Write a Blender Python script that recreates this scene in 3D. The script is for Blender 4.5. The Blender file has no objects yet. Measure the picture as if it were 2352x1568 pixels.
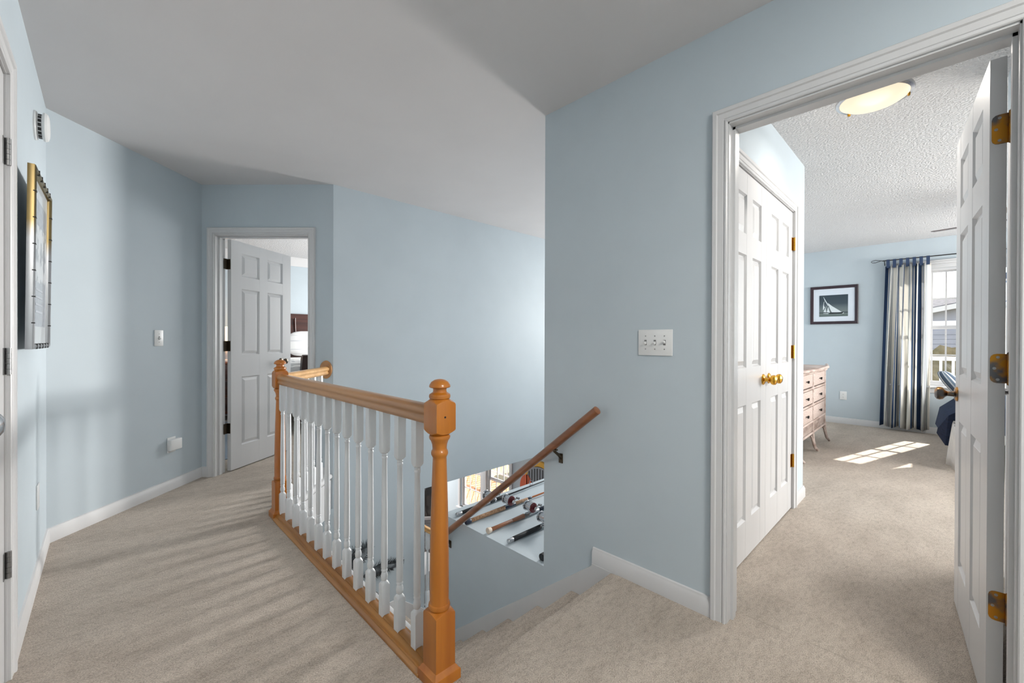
import bpy, bmesh, math, random
from mathutils import Vector, Matrix
random.seed(7)
D = bpy.data
S = bpy.context.scene
COL = S.collection
PI = math.pi

# ------------------------------------------------------------------ camera
cam = D.objects.new('camera', D.cameras.new('camera'))
COL.objects.link(cam)
fw = Vector((0.6978604156, 0.7162236828, -0.0038048086))
up = Vector((0.0002801294, 0.0050393040, 0.9999872634))
rt = fw.cross(up)
cam.matrix_world = Matrix(((rt.x, up.x, -fw.x, 0), (rt.y, up.y, -fw.y, 0), (rt.z, up.z, -fw.z, 1.152), (0, 0, 0, 1)))
cam.data.sensor_width = 36
cam.data.lens = 36 * 957.9 / 2352
cam.data.clip_start = .02
cam.data.clip_end = 300
S.camera = cam
S.view_settings.view_transform = 'Standard'
S.view_settings.look = 'None'
S.view_settings.gamma = 1
S.view_settings.use_curve_mapping = False
S.view_settings.exposure = 1.33

# ------------------------------------------------------------------ world, sun, large lights
W = D.worlds.new('world'); S.world = W; W.use_nodes = True
nt = W.node_tree; nt.nodes.clear()
wo = nt.nodes.new('ShaderNodeOutputWorld'); bg = nt.nodes.new('ShaderNodeBackground')
sky = nt.nodes.new('ShaderNodeTexSky'); sky.sky_type = 'NISHITA'; sky.sun_disc = False
sky.sun_elevation = math.radians(40); sky.sun_rotation = math.radians(106)
tc = nt.nodes.new('ShaderNodeTexCoord'); ns = nt.nodes.new('ShaderNodeTexNoise')
ns.inputs['Scale'].default_value = 2.2; ns.inputs['Detail'].default_value = 7
cr = nt.nodes.new('ShaderNodeValToRGB'); cr.color_ramp.elements[0].position = .42; cr.color_ramp.elements[1].position = .6
mx = nt.nodes.new('ShaderNodeMix'); mx.data_type = 'RGBA'
sc = nt.nodes.new('ShaderNodeVectorMath'); sc.operation = 'SCALE'; sc.inputs['Scale'].default_value = .17
L = nt.links.new
L(tc.outputs['Generated'], ns.inputs['Vector']); L(ns.outputs['Fac'], cr.inputs['Fac'])
L(sky.outputs['Color'], sc.inputs[0]); L(cr.outputs['Color'], mx.inputs[0]); L(sc.outputs[0], mx.inputs[6])
mx.inputs[7].default_value = (1.15, 1.18, 1.25, 1)
L(mx.outputs[2], bg.inputs['Color']); bg.inputs['Strength'].default_value = .75
L(bg.outputs[0], wo.inputs['Surface'])

def lamp(name, kind, loc, aim, energy, size=(1, 1), color=(1, 1, 1), **kw):
    l = D.lights.new(name, kind); l.energy = energy; l.color = color
    if kind == 'AREA':
        l.shape = 'RECTANGLE'; l.size, l.size_y = size
    for k, v in kw.items(): setattr(l, k, v)
    o = D.objects.new(name, l); COL.objects.link(o); o.location = loc
    o.rotation_euler = (Vector(aim) - Vector(loc)).to_track_quat('-Z', 'Y').to_euler()
    return o
SUN = Vector((-1, .285, -.838)).normalized()
lamp('sun', 'SUN', (20, -4, 15), Vector((20, -4, 15)) + SUN, 5.5, color=(1, .96, .9), angle=math.radians(.5))
# daylight entering by the foyer window over the stairs; the other area lamps are added fill
lamp('foyer_window_daylight', 'AREA', (7.30, 2.45, 1.55), (0, 2.3, 1.0), 37, (.85, .8), (1, .97, .93), spread=math.radians(85))
lamp('bedroom_fill_light', 'AREA', (4.9, -2.9, 1.4), (3.6, 1.2, .3), 46, (1.7, 1.3), (1, .975, .94))  # fill lamp added inside the bedroom, no window behind it
lamp('bedroom_far_end_fill_light', 'AREA', (6.5, -3.05, 1.45), (5.9, 1.2, .1), 82, (1.2, 1.3), (1, .975, .94))  # second added fill, brightens the far end of the bedroom
lamp('far_bedroom_fill_light', 'AREA', (3.9, 5.8, 1.5), (1.2, 5.9, 1.1), 40, (1.6, 1.3), (1, .99, .97))  # added fill for the bedroom behind the open far door
lamp('lower_room_fill_light', 'AREA', (3.8, 8.6, -1.3), (3.4, 5.0, -1.9), 50, (1.8, 1.3), (1, .99, .97))  # added fill inside the room below, away from its windows
lamp('hall_fill_light', 'AREA', (.75, -1.05, 2.34), (.75, -.6, 0), 20, (.5, .5), (1, .96, .9))  # fill added behind the viewer to brighten the hall

# ------------------------------------------------------------------ materials
def mat(name, col, rough=.5, metal=0, spec=.5, coat=0, emit=None, es=1):
    m = D.materials.new(name); m.use_nodes = True
    b = m.node_tree.nodes['Principled BSDF']
    b.inputs['Base Color'].default_value = (*col, 1); b.inputs['Roughness'].default_value = rough
    b.inputs['Metallic'].default_value = metal; b.inputs['Specular IOR Level'].default_value = spec
    b.inputs['Coat Weight'].default_value = coat
    if emit:
        b.inputs['Emission Color'].default_value = (*emit, 1); b.inputs['Emission Strength'].default_value = es
    return m
def noisy(m, col2, scale=5, lo=.35, hi=.65, detail=4, stretch=(1, 1, 1), bump=0, bscale=None, bdist=.01, rot=(0, 0, 0)):
    """procedural colour variation and fine relief"""
    t = m.node_tree; b = t.nodes['Principled BSDF']; n = t.nodes
    tc = n.new('ShaderNodeTexCoord'); mp = n.new('ShaderNodeMapping'); mp.inputs['Scale'].default_value = stretch
    mp.inputs['Rotation'].default_value = rot
    t.links.new(tc.outputs['Object'], mp.inputs['Vector'])
    tx = n.new('ShaderNodeTexNoise'); tx.inputs['Scale'].default_value = scale; tx.inputs['Detail'].default_value = detail
    t.links.new(mp.outputs[0], tx.inputs['Vector'])
    r = n.new('ShaderNodeValToRGB'); r.color_ramp.elements[0].position = lo; r.color_ramp.elements[1].position = hi
    r.color_ramp.elements[0].color = b.inputs['Base Color'].default_value; r.color_ramp.elements[1].color = (*col2, 1)
    t.links.new(tx.outputs['Fac'], r.inputs['Fac']); t.links.new(r.outputs['Color'], b.inputs['Base Color'])
    if bump:
        t2 = n.new('ShaderNodeTexNoise'); t2.inputs['Scale'].default_value = bscale or scale; t2.inputs['Detail'].default_value = 3
        t.links.new(mp.outputs[0], t2.inputs['Vector'])
        bp = n.new('ShaderNodeBump'); bp.inputs['Strength'].default_value = bump; bp.inputs['Distance'].default_value = bdist
        t.links.new(t2.outputs['Fac'], bp.inputs['Height']); t.links.new(bp.outputs[0], b.inputs['Normal'])
    return m
def lin(*c): return tuple(((v / 255) / 12.92 if v < 11 else ((v / 255 + .055) / 1.055) ** 2.4) for v in c)

M = {}
M['wall'] = noisy(mat('blue_wall_paint', lin(187, 198, 205), .62, spec=.3), lin(190, 201, 208), 3, bump=.05, bscale=180, bdist=.002)
M['ceil'] = noisy(mat('ceiling_paint', lin(216, 213, 213), .8, spec=.2), lin(219, 216, 216), 2, bump=.05, bscale=150, bdist=.002)
M['popcorn'] = noisy(mat('textured_ceiling_paint', lin(204, 204, 205), .9, spec=.1), lin(211, 211, 212), 60, bump=1.0, bscale=75, bdist=.012)
M['white'] = noisy(mat('white_gloss_paint', lin(205, 205, 206), .30, spec=.5), lin(209, 209, 210), 6, stretch=(1, 1, .2), bump=.04, bscale=60, bdist=.002)
M['bal'] = mat('white_baluster_paint', lin(228, 230, 232), .35)
M['plate'] = mat('white_plastic', lin(226, 227, 227), .35)
M['slot'] = mat('grey_slot', lin(120, 120, 120), .6)
M['black'] = mat('black', (.008, .008, .008), .45)

def carpet(name, c1, c2, c3):
    m = mat(name, c1, .95, spec=.1); t = m.node_tree; n = t.nodes; b = n['Principled BSDF']
    b.inputs['Sheen Weight'].default_value = .15
    tc = n.new('ShaderNodeTexCoord')
    big = n.new('ShaderNodeTexNoise'); big.inputs['Scale'].default_value = 2.6; big.inputs['Detail'].default_value = 5; big.inputs['Roughness'].default_value = .6
    mp = n.new('ShaderNodeMapping'); mp.inputs['Rotation'].default_value = (0, 0, .5); mp.inputs['Scale'].default_value = (1, 2.4, 1)
    t.links.new(tc.outputs['Object'], mp.inputs['Vector']); t.links.new(mp.outputs[0], big.inputs['Vector'])
    fine = n.new('ShaderNodeTexNoise'); fine.inputs['Scale'].default_value = 170; fine.inputs['Detail'].default_value = 3
    mp2 = n.new('ShaderNodeMapping'); mp2.inputs['Rotation'].default_value = (0, 0, .9); mp2.inputs['Scale'].default_value = (1, 1.8, 1)
    t.links.new(tc.outputs['Object'], mp2.inputs['Vector']); t.links.new(mp2.outputs[0], fine.inputs['Vector'])
    r1 = n.new('ShaderNodeValToRGB'); e = r1.color_ramp.elements; e[0].position = .3; e[1].position = .62
    e[0].color = (*c1, 1); e[1].color = (*c2, 1)
    t.links.new(big.outputs['Fac'], r1.inputs['Fac'])
    r2 = n.new('ShaderNodeValToRGB'); e = r2.color_ramp.elements; e[0].position = .36; e[1].position = .6
    e[0].color = (*c3, 1); e[1].color = (1, 1, 1, 1)
    t.links.new(fine.outputs['Fac'], r2.inputs['Fac'])
    mm = n.new('ShaderNodeMix'); mm.data_type = 'RGBA'; mm.blend_type = 'MULTIPLY'; mm.inputs[0].default_value = 1
    t.links.new(r1.outputs['Color'], mm.inputs[6]); t.links.new(r2.outputs['Color'], mm.inputs[7])
    med = n.new('ShaderNodeTexNoise'); med.inputs['Scale'].default_value = 26; med.inputs['Detail'].default_value = 5; med.inputs['Roughness'].default_value = .7
    mp3 = n.new('ShaderNodeMapping'); mp3.inputs['Rotation'].default_value = (0, 0, .8); mp3.inputs['Scale'].default_value = (1, 2.2, 1)
    t.links.new(tc.outputs['Object'], mp3.inputs['Vector']); t.links.new(mp3.outputs[0], med.inputs['Vector'])
    r3 = n.new('ShaderNodeValToRGB'); e = r3.color_ramp.elements; e[0].position = .3; e[1].position = .55; e[0].color = (.74, .73, .72, 1)
    t.links.new(med.outputs['Fac'], r3.inputs['Fac'])
    m2 = n.new('ShaderNodeMix'); m2.data_type = 'RGBA'; m2.blend_type = 'MULTIPLY'; m2.inputs[0].default_value = 1
    t.links.new(mm.outputs[2], m2.inputs[6]); t.links.new(r3.outputs['Color'], m2.inputs[7])
    t.links.new(m2.outputs[2], b.inputs['Base Color'])
    bp = n.new('ShaderNodeBump'); bp.inputs['Strength'].default_value = .75; bp.inputs['Distance'].default_value = .008
    bp2 = n.new('ShaderNodeBump'); bp2.inputs['Strength'].default_value = .5; bp2.inputs['Distance'].default_value = .03
    t.links.new(fine.outputs['Fac'], bp.inputs['Height']); t.links.new(big.outputs['Fac'], bp2.inputs['Height'])
    t.links.new(bp2.outputs[0], bp.inputs['Normal']); t.links.new(bp.outputs[0], b.inputs['Normal'])
    return m
M['carpet'] = carpet('beige_cut_pile_carpet', lin(190, 177, 163), lin(211, 198, 184), (.66, .65, .64))

def wood(name, c1, c2, axis=2, rough=.3, coat=.35, scale=16):
    s = [1, 1, 1]; s[axis] = .06
    m = noisy(mat(name, c1, rough, coat=coat), c2, scale, .35, .7, 6, tuple(s), bump=.06, bscale=40, bdist=.002)
    return m
OAK1, OAK2 = lin(198, 122, 40), lin(164, 92, 24)
M['oak_z'] = wood('golden_oak_upright', OAK1, OAK2, 2)
M['oak_y'] = wood('golden_oak_along', lin(196, 142, 86), lin(160, 108, 60), 1)
M['oak_pale'] = wood('pale_oak', lin(226, 180, 120), lin(198, 146, 88), 0)
M['oak_shoe'] = wood('oak_base_moulding', lin(186, 130, 66), lin(140, 88, 36), 1)
M['rail'] = wood('brown_handrail', lin(150, 96, 62), lin(112, 68, 42), 1, rough=.28)
M['walnut'] = wood('dark_mahogany', lin(84, 48, 40), lin(52, 28, 24), 0)
M['walnut_d'] = mat('very_dark_wood', lin(42, 20, 22), .3)
M['redwood'] = wood('red_brown_wood', lin(112, 58, 30), lin(64, 30, 16), 1)
M['brass'] = mat('polished_brass', lin(212, 160, 62), .2, 1)
M['brass_old'] = noisy(mat('tarnished_brass', lin(176, 122, 44), .3, 1), lin(92, 90, 90), 16, .45, .6)
M['bronze'] = mat('dark_bronze', lin(84, 74, 62), .35, 1)
M['chrome'] = mat('satin_nickel', lin(196, 196, 198), .22, 1)
M['steel'] = mat('brushed_steel', lin(150, 150, 150), .35, 1)
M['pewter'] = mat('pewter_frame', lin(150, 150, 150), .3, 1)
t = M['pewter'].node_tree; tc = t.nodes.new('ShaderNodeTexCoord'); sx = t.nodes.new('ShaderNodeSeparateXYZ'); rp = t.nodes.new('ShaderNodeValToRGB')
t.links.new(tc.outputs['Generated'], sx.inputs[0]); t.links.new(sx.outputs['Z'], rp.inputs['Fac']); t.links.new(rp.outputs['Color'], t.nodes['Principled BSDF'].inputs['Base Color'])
rp.color_ramp.elements[0].position = .60; rp.color_ramp.elements[0].color = (*lin(170, 170, 172), 1); rp.color_ramp.elements[1].position = .70; rp.color_ramp.elements[1].color = (*lin(140, 122, 84), 1)  # upper frame tinted gold: a warm reflection put into the colour
M['glass'] = mat('window_glass', (1, 1, 1), 0, spec=.5)
t = M['glass'].node_tree; t.nodes.clear()
o_ = t.nodes.new('ShaderNodeOutputMaterial'); tr = t.nodes.new('ShaderNodeBsdfTransparent'); gl = t.nodes.new('ShaderNodeBsdfGlossy'); gl.inputs['Roughness'].default_value = .02
ms = t.nodes.new('ShaderNodeMixShader')
ms.inputs[0].default_value = .04; t.links.new(tr.outputs[0], ms.inputs[1]); t.links.new(gl.outputs[0], ms.inputs[2]); t.links.new(ms.outputs[0], o_.inputs[0])

# ------------------------------------------------------------------ helpers
def tag(o, label=None, cat=None, group=None, kind=None):
    for k, v in (('label', label), ('category', cat), ('group', group), ('kind', kind)):
        if v: o[k] = v
    return o
def empty(name, loc=(0, 0, 0), rz=0, label=None, cat=None, group=None, kind=None, parent=None):
    o = D.objects.new(name, None); COL.objects.link(o); o.location = loc; o.rotation_euler = (0, 0, rz)
    o.empty_display_size = .05
    if parent: o.parent = parent
    return tag(o, label, cat, group, kind)
def copy_tree(o, parent=None):
    c = o.copy(); COL.objects.link(c); c.parent = parent
    for ch in list(o.children): copy_tree(ch, c)
    return c
class MB:
    def __init__(s): s.b = bmesh.new()
    def box(s, x0, x1, y0, y1, z0, z1, bev=0, mx=None):
        vs = [s.b.verts.new((x, y, z)) for z in (z0, z1) for x, y in ((x0, y0), (x1, y0), (x1, y1), (x0, y1))]
        f = [s.b.faces.new([vs[i] for i in q]) for q in ((0, 3, 2, 1), (4, 5, 6, 7), (0, 1, 5, 4), (1, 2, 6, 5), (2, 3, 7, 6), (3, 0, 4, 7))]
        if mx is not None: bmesh.ops.transform(s.b, matrix=mx, verts=vs)
        if bev:
            es = list({e for q in f for e in q.edges})
            bmesh.ops.bevel(s.b, geom=es, offset=bev, segments=2, affect='EDGES', profile=.5)
        return s
    def prism(s, poly, z0, z1, mx=None):
        a = [s.b.verts.new((x, y, z0)) for x, y in poly]; b = [s.b.verts.new((x, y, z1)) for x, y in poly]
        s.b.faces.new(a[::-1]); s.b.faces.new(b); n = len(a)
        for i in range(n): s.b.faces.new((a[i], a[(i + 1) % n], b[(i + 1) % n], b[i]))
        if mx is not None: bmesh.ops.transform(s.b, matrix=mx, verts=a + b)
        return s
    def rings(s, rings, cap=True, closed=True):
        """loft over rings of equal length"""
        R = [[s.b.verts.new(p) for p in r] for r in rings]
        n = len(R[0])
        for a, b in zip(R, R[1:]):
            for i in range(n if closed else n - 1):
                s.b.faces.new((a[i], a[(i + 1) % n], b[(i + 1) % n], b[i]))
        if cap and closed:
            s.b.faces.new(R[0][::-1]); s.b.faces.new(R[-1])
        return s
    def lathe(s, prof, c=(0, 0, 0), n=24, axis='z', sx=1, sy=1):
        """prof: (radius, height) or (halfwidth, height, 'sq') for a squared ring"""
        rr = []
        for p in prof:
            r, h = p[0], p[1]; ring = []
            for i in range(n):
                a = 2 * PI * i / n; ca, sa = math.cos(a), math.sin(a); q = max(r, 1e-4); dh = 0
                if len(p) > 2:
                    k = 1 / max(abs(ca), abs(sa))
                    if len(p) > 3: dh = p[3] * (k - 1) / .4142
                    q = r * k
                x, y, z = q * ca * sx, q * sa * sy, h + dh
                v = (x, y, z) if axis == 'z' else ((z, x, y) if axis == 'x' else (y, z, x))
                ring.append((v[0] + c[0], v[1] + c[1], v[2] + c[2]))
            rr.append(ring)
        return s.rings(rr)
    def tube(s, pts, r, n=12):
        pts = [Vector(p) for p in pts]; rs = r if isinstance(r, (list, tuple)) else [r] * len(pts); rr = []
        ref = None
        for i, p in enumerate(pts):
            d = ((pts[min(i + 1, len(pts) - 1)] - pts[max(i - 1, 0)])).normalized()
            if ref is None: ref = Vector((0, 0, 1)) if abs(d.z) < .9 else Vector((1, 0, 0))
            u = d.cross(ref).normalized(); v = u.cross(d); ref = v
            rr.append([p + (u * math.cos(2 * PI * k / n) + v * math.sin(2 * PI * k / n)) * rs[i] for k in range(n)])
        return s.rings(rr)
    def sweep(s, prof, path, nrm, closed=False):
        """prof (out, up) swept on a plan polyline; OUT goes to the side nrm (+1 = left of travel) with mitres"""
        P = [Vector(p) for p in path]; rr = []
        for i, p in enumerate(P):
            d1 = (P[i] - P[i - 1]).normalized() if i else None
            d2 = (P[i + 1] - P[i]).normalized() if i < len(P) - 1 else None
            d1 = d1 or d2; d2 = d2 or d1
            n1 = Vector((-d1.y, d1.x)) * nrm; n2 = Vector((-d2.y, d2.x)) * nrm
            m = (n1 + n2).normalized(); m = m / max(.2, m.dot(n1))
            rr.append([(p.x + m.x * o, p.y + m.y * o, h) for o, h in prof])
        return s.rings(rr)
    def quad(s, *p):
        s.b.faces.new([s.b.verts.new(q) for q in p]); return s
    def build(s, name, m, parent=None, smooth=True, mx=None, label=None, kind=None, cat=None, group=None, loc=None, rz=0, uv=None):
        bmesh.ops.recalc_face_normals(s.b, faces=s.b.faces)
        if mx is not None: bmesh.ops.transform(s.b, matrix=mx, verts=s.b.verts)
        me = D.meshes.new(name); s.b.to_mesh(me); s.b.free()
        if smooth:
            me.shade_smooth(); me.set_sharp_from_angle(angle=math.radians(38))
        if m: me.materials.append(m)
        o = D.objects.new(name, me); COL.objects.link(o)
        if parent: o.parent = parent
        if loc is not None: o.location = loc; o.rotation_euler = (0, 0, rz)
        return tag(o, label, cat, group, kind)
def frame(o, xdir, zdir=(0, 0, 1)):
    """matrix: local x along xdir, z up, y = z cross x"""
    x = Vector(xdir).normalized(); z = Vector(zdir).normalized(); y = z.cross(x)
    return Matrix(((x.x, y.x, z.x, o[0]), (x.y, y.y, z.y, o[1]), (x.z, y.z, z.z, o[2]), (0, 0, 0, 1)))

# ------------------------------------------------------------------ plan
q = math.sqrt(.5)
XW, XL, YF = 1.811, -.239, 3.528          # stair wall, left wall, far stair wall
T = .115                                   # wall thickness
A = Vector((XL, 3.496)); B = Vector((.575, 4.311)); Cc = Vector((1.357, YF))
H = 2.44; HB = -2.75; LC = -.31            # ceiling, lower floor, lower ceiling
XE = 5.13                                  # outer wall of the foyer and the lower room
XB = 7.38                                  # outer wall of the bedroom
L2F = frame((A.x, A.y, 0), (q, q, 0))      # local x along the wall, local y into the wall
L3F = frame((B.x, B.y, 0), (q, -q, 0))     # local x along the wall, local y = into the far bedroom
L3LEN = (Cc - B).length

# ---- floor
f = MB()
f.prism([(XL - .1, -1.7), (XW + T, -1.7), (XW + T, 1.10), (.857, 1.10), (.857, 3.03), (1.37, 3.60), (1.52, 3.68), (.72, 4.48), (.55, 4.40), (XL - .1, 3.58)], -.24, 0)
f.prism([(XW + T - .001, -3.2), (XB, -3.2), (XB, 1.45), (XW + T - .001, 1.45)], -.24, 0)
floor = f.build('floor', M['carpet'], smooth=False)
tag(floor, 'beige cut pile carpet of the hall and bedroom', 'floor', kind='structure')
f = MB()
f.prism([(.2, 4.6), (.70, 4.46), (1.50, 3.66), (4.0, 3.645), (4.0, 7.5), (.2, 7.5)], -.08, -.0005)
tag(f.build('floor_far_bedroom', M['carpet'], smooth=False), 'beige carpet of the bedroom behind the open panel door', 'floor', kind='structure')
M['lowfloor'] = wood('lower_plank_floor', lin(150, 128, 106), lin(120, 98, 78), 0)
tag(MB().box(-.3, XE, 1.59, 9.2, HB - .1, HB).build('floor_lower', M['lowfloor'], smooth=False), 'brown wooden floor of the room below the stairs', 'floor', kind='structure')

# ---- ceilings
tag(MB().prism([(XL - .2, -1.7), (XW + T - .01, -1.7), (XW + T - .01, 1.5), (XB + .1, 1.51), (XB + .1, YF + .1), (1.45, YF + .1), (B.x, B.y + .1), (XL - .2, 3.6)], H, H + .1).build('ceiling', M['ceil'], smooth=False),
    'smooth off white ceiling over the hall and stairwell', 'ceiling', kind='structure')
tag(MB().box(XW + T, XB + .1, -3.3, 1.5, H, H + .1).build('ceiling_bedroom', M['popcorn'], smooth=False), 'rough textured white ceiling of the bedroom', 'ceiling', kind='structure')
tag(MB().box(.1, 4.1, YF + .12, 7.6, 2.50, 2.6).build('ceiling_far_bedroom', M['popcorn'], smooth=False), 'textured white ceiling behind the open far door', 'ceiling', kind='structure')
tag(MB().box(2.245, XE, YF + .02, 9.2, LC, LC + .2).build('ceiling_lower', M['ceil'], smooth=False), 'white ceiling of the lower room beyond the stairwell', 'ceiling', kind='structure')

# ---- walls
def wall(name, label, m=None, *boxes, mx=None):
    b = MB()
    for x in boxes: b.box(*x)
    return tag(b.build(name, m or M['wall'], smooth=False, mx=mx), label, 'wall', kind='structure')
DY0, DY1, DH = -.150, .600, 2.033           # bedroom doorway in the stair wall
wall('wall_right', 'blue grey stair wall with the switches and bedroom doorway', None,
     (XW, XW + T, DY1 + .010, 1.59, -.002, H), (XW, XW + T, DY0 - .010, DY1 + .010, DH + .008, H), (XW, XW + T, -1.7, DY0 - .010, 0, H),
     (XW, XW + T, 1.1, 1.59, HB, -.002), (XW, XW + T, 1.59, 2.59, HB, -.20))
DH_ = 2.033
wall('wall_left', 'blue left wall of the hall with the framed print', None, (XL - T, XL, -1.7, 1.49, 0, H), (XL - T, XL, 2.188, 3.496, 0, H), (XL - T, XL, 1.49, 2.188, DH_ + .008, H))
wall('wall_behind', 'blue end wall of the hall behind the viewer', None, (XL - T, XW + T, -1.7 - T, -1.7, 0, H))
wall('wall_diagonal', 'pale blue diagonal wall with single switch', None, (-.05, L2F.inverted()[0][3] + 1.9 if False else (B - A).length + .05, 0, T, 0, H), mx=L2F)
s0, s1 = .115, .895                        # door opening in the far diagonal wall
wall('wall_doorway', 'darker blue diagonal wall around the open far door', None,
     (-.35, s0 - .01, 0, T, 0, 2.50), (s1 + .01, L3LEN, 0, T, -.26, 2.50), (s0 - .01, s1 + .01, 0, T, DH - .008, 2.50), mx=L3F)
wall('wall_far', 'pale blue wall across the stairwell', None, (Cc.x + .0005, XB, YF, YF + T, LC, H), (Cc.x + .0005, 2.245, YF, YF + T, HB, LC), (-.3, Cc.x + .0005, YF + .0005, YF + T, HB, -.26))
wall('wall_ledge', 'blue wall rising from the rod ledge, hidden side', None, (XW + T, XB, 1.45, 1.59, -.153, H), (XW + T, XE, 1.45, 1.59, HB, -.2), (XB, XB + T, 1.45, 1.59, 0, H))
tag(MB().box(XW + .0005, 4.2, 1.59, 2.60, -.2, -.153).build('trim_ledge', M['wall'], smooth=False), 'pale horizontal ledge above the lower stairs', 'ledge', kind='structure')
# stairwell side under the railing
wall('wall_stair_side', 'stairwell wall under the railing', None, (.80, .857, 1.125, 3.03, HB, -.24))
wall('wall_stair_head', 'wall under the top of the stairs', None, (.80, XW, .96, 1.085, HB, -.24))
# foyer outer wall with window opening and lower room walls
wy0, wy1, wz0, wz1 = 1.95, 2.95, 1.1, 2.0
LW = [(5.35, 5.92), (6.13, 6.69)]           # lower window glass spans
wall('wall_outer', 'blue outer wall of the foyer and lower room', None,
     (XB, XB + T, 1.60, wy0, LC, H), (XB, XB + T, wy1, YF + T, LC, H), (XB, XB + T, wy0, wy1, LC, wz0), (XB, XB + T, wy0, wy1, wz1, H), (XE, XB + T, 1.60, YF + T, LC, LC + .1),
     (XE, XE + .15, 1.45, 5.30, HB, LC), (XE, XE + .15, 5.30, 6.74, HB, -2.2), (XE, XE + .15, 5.30, 6.74, -.72, LC), (XE, XE + .15, 6.74, 9.2, HB, LC))
wall('wall_lower_back', 'blue back wall of the lower room', None, (.0, XE, 9.2, 9.3, HB, LC), (-.4, -.3, 1.0, 9.3, HB, LC))
# bedroom walls
CX0, CX1, YC = 2.15, 3.375, .705            # closet opening
wall('wall_closet', 'pale blue wall above the closet doors', None,
     (XW + T, CX0 - .01, YC, YC + .1, 0, H), (CX0 - .01, CX1 + .01, YC, YC + .1, DH + .01, H), (CX1 + .01, 3.70, YC, YC + .1, 0, H), (3.60, 3.70, YC + .1, 1.45, 0, H))
WB0, WB1 = -.20, .345                       # glass spans of the seen bedroom window
VB0, VB1 = -.92, -.355
wall('wall_bedroom', 'pale blue bedroom wall with sailboat picture and window', None,
     (XB, XB + T, WB1 + .03, 1.45, 0, H), (XB, XB + T, VB0 - .03, WB1 + .03, 0, .60), (XB, XB + T, VB0 - .03, WB1 + .03, 2.06, H),
     (XB, XB + T, VB1 + .03, WB0 - .03, .60, 2.06), (XB, XB + T, -3.3, VB0 - .03, 0, H))
YR = -.225                                  # short wall behind the open bedroom door
wall('wall_bath', 'blue wall with white door behind the open bedroom door', None,
     (XW + T, 2.05, YR - .1, YR, 0, H), (2.05, 2.80, YR - .1, YR, DH, H), (2.80, 3.15, YR - .1, YR, 0, H), (3.05, 3.15, -3.2, YR - .1, 0, H))
wall('wall_bedroom_side', 'blue unseen bedroom side wall', None, (XW + T, XB, -3.3, -3.2, 0, H))
# far bedroom walls
M['wall2'] = M['wall']
wall('wall_far_bedroom', 'blue wall with headboard in the far bedroom', None, (.1, 4.1, 7.5, 7.6, 0, 2.5), (.2, .3, 4.66, 7.5, 0, 2.5), (4.0, 4.1, YF + T, 7.5, 0, 2.5), (1.5, 4.0, YF + T, YF + T + .02, 0, 2.5))

# ---- baseboards
BB = [(0, -.005), (.014, -.005), (.014, .062), (.009, .070), (.007, .080), (0, .083)]
def base(name, label, path, side):
    return tag(MB().sweep(BB, path, side).build(name, M['white']), label, 'baseboard', kind='structure')
a3 = B + Vector((q, -q)) * .055
base('baseboard_left', 'white baseboard along the left and diagonal walls', [(XL, 2.245), (A.x, A.y), (B.x, B.y), (a3.x, a3.y)], -1)
c3 = B + Vector((q, -q)) * .955
base('baseboard_doorway', 'short white baseboard between far door and stairwell', [(c3.x, c3.y), (Cc.x - .03, Cc.y + .03)], -1)
base('baseboard_right', 'white baseboard at the top of the stairs', [(XW, .662), (XW, 1.248)], 1)
base('baseboard_closet', 'white baseboard between closet and bedroom corner', [(3.46, YC), (3.70, YC), (3.70, 1.45), (XB, 1.45), (XB, VB0 - 1)], -1)
lb = [(o, z - 1.351) for o, z in BB]
tag(MB().sweep(lb, [(1.40, YF), (1.95, YF)], -1).build('baseboard_stair', M['white']), 'white baseboard on the stair landing', 'baseboard', kind='structure')

# ---- door casings and jambs (local frame: x along wall, y into wall, z up; hall face at y=0)
CP = [(0, 0), (0, .010), (.003, .0125), (.009, .0125), (.011, .0085), (.014, .0085), (.016, .0115), (.036, .0135), (.040, .0185), (.054, .0195), (.058, .014), (.059, 0)]
def casing(name, label, a, b, zt, mx, rev=.004, y0=0, z0=0):
    rr = []
    for x, z, dx, dz in ((a - rev, z0, -1, 0), (a - rev, zt + rev, -1, 1), (b + rev, zt + rev, 1, 1), (b + rev, z0, 1, 0)):
        rr.append([(x + dx * u, y0 - v, z + dz * u) for u, v in CP])
    return tag(MB().rings(rr).build(name, M['white'], mx=mx), label, 'trim', kind='structure')
def jamb(name, label, a, b, zt, mx, stop_y=None, t=.018, dep=T):
    m = MB()
    m.box(a - t, a, -.002, dep + .002, 0, zt + t); m.box(b, b + t, -.002, dep + .002, 0, zt + t); m.box(a - t, b + t, -.002, dep + .002, zt, zt + t)
    if stop_y is not None:
        for y in [stop_y]:
            m.box(a, a + .010, y, y + .034, 0, zt); m.box(b - .010, b, y, y + .034, 0, zt); m.box(a, b, y, y + .034, zt - .010, zt)
    return tag(m.build(name, M['white'], mx=mx, smooth=False), label, 'trim', kind='structure')
WR = frame((XW, 0, 0), (0, -1, 0))          # local x = -Y, local y = +X
casing('trim_1', 'white moulded casing around the bedroom doorway', -DY1, -DY0, DH, WR)
jamb('trim_2', 'white jamb and stop inside the bedroom doorway', -DY1, -DY0, DH - .003, WR, .040)
casing('trim_3', 'white moulded casing around the far open door', s0, s1, DH - .015, L3F)
jamb('trim_4', 'white jamb inside the far door opening', s0, s1, DH - .018, L3F, .040)
WLc = frame((XL, 0, 0), (0, 1, 0))          # local x = +Y, local y = -X
LD0, LD1 = 1.50, 2.178
casing('trim_5', 'white casing of the closed door at the left edge', LD0, LD1, DH, WLc)
jamb('trim_6', 'white jamb of the closed door at the left edge', LD0, LD1, DH, WLc)
WC = frame((0, YC, 0), (1, 0, 0))           # local y = +Y
casing('trim_7', 'white casing around the double closet doors', CX0, CX1, DH, WC)
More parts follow.
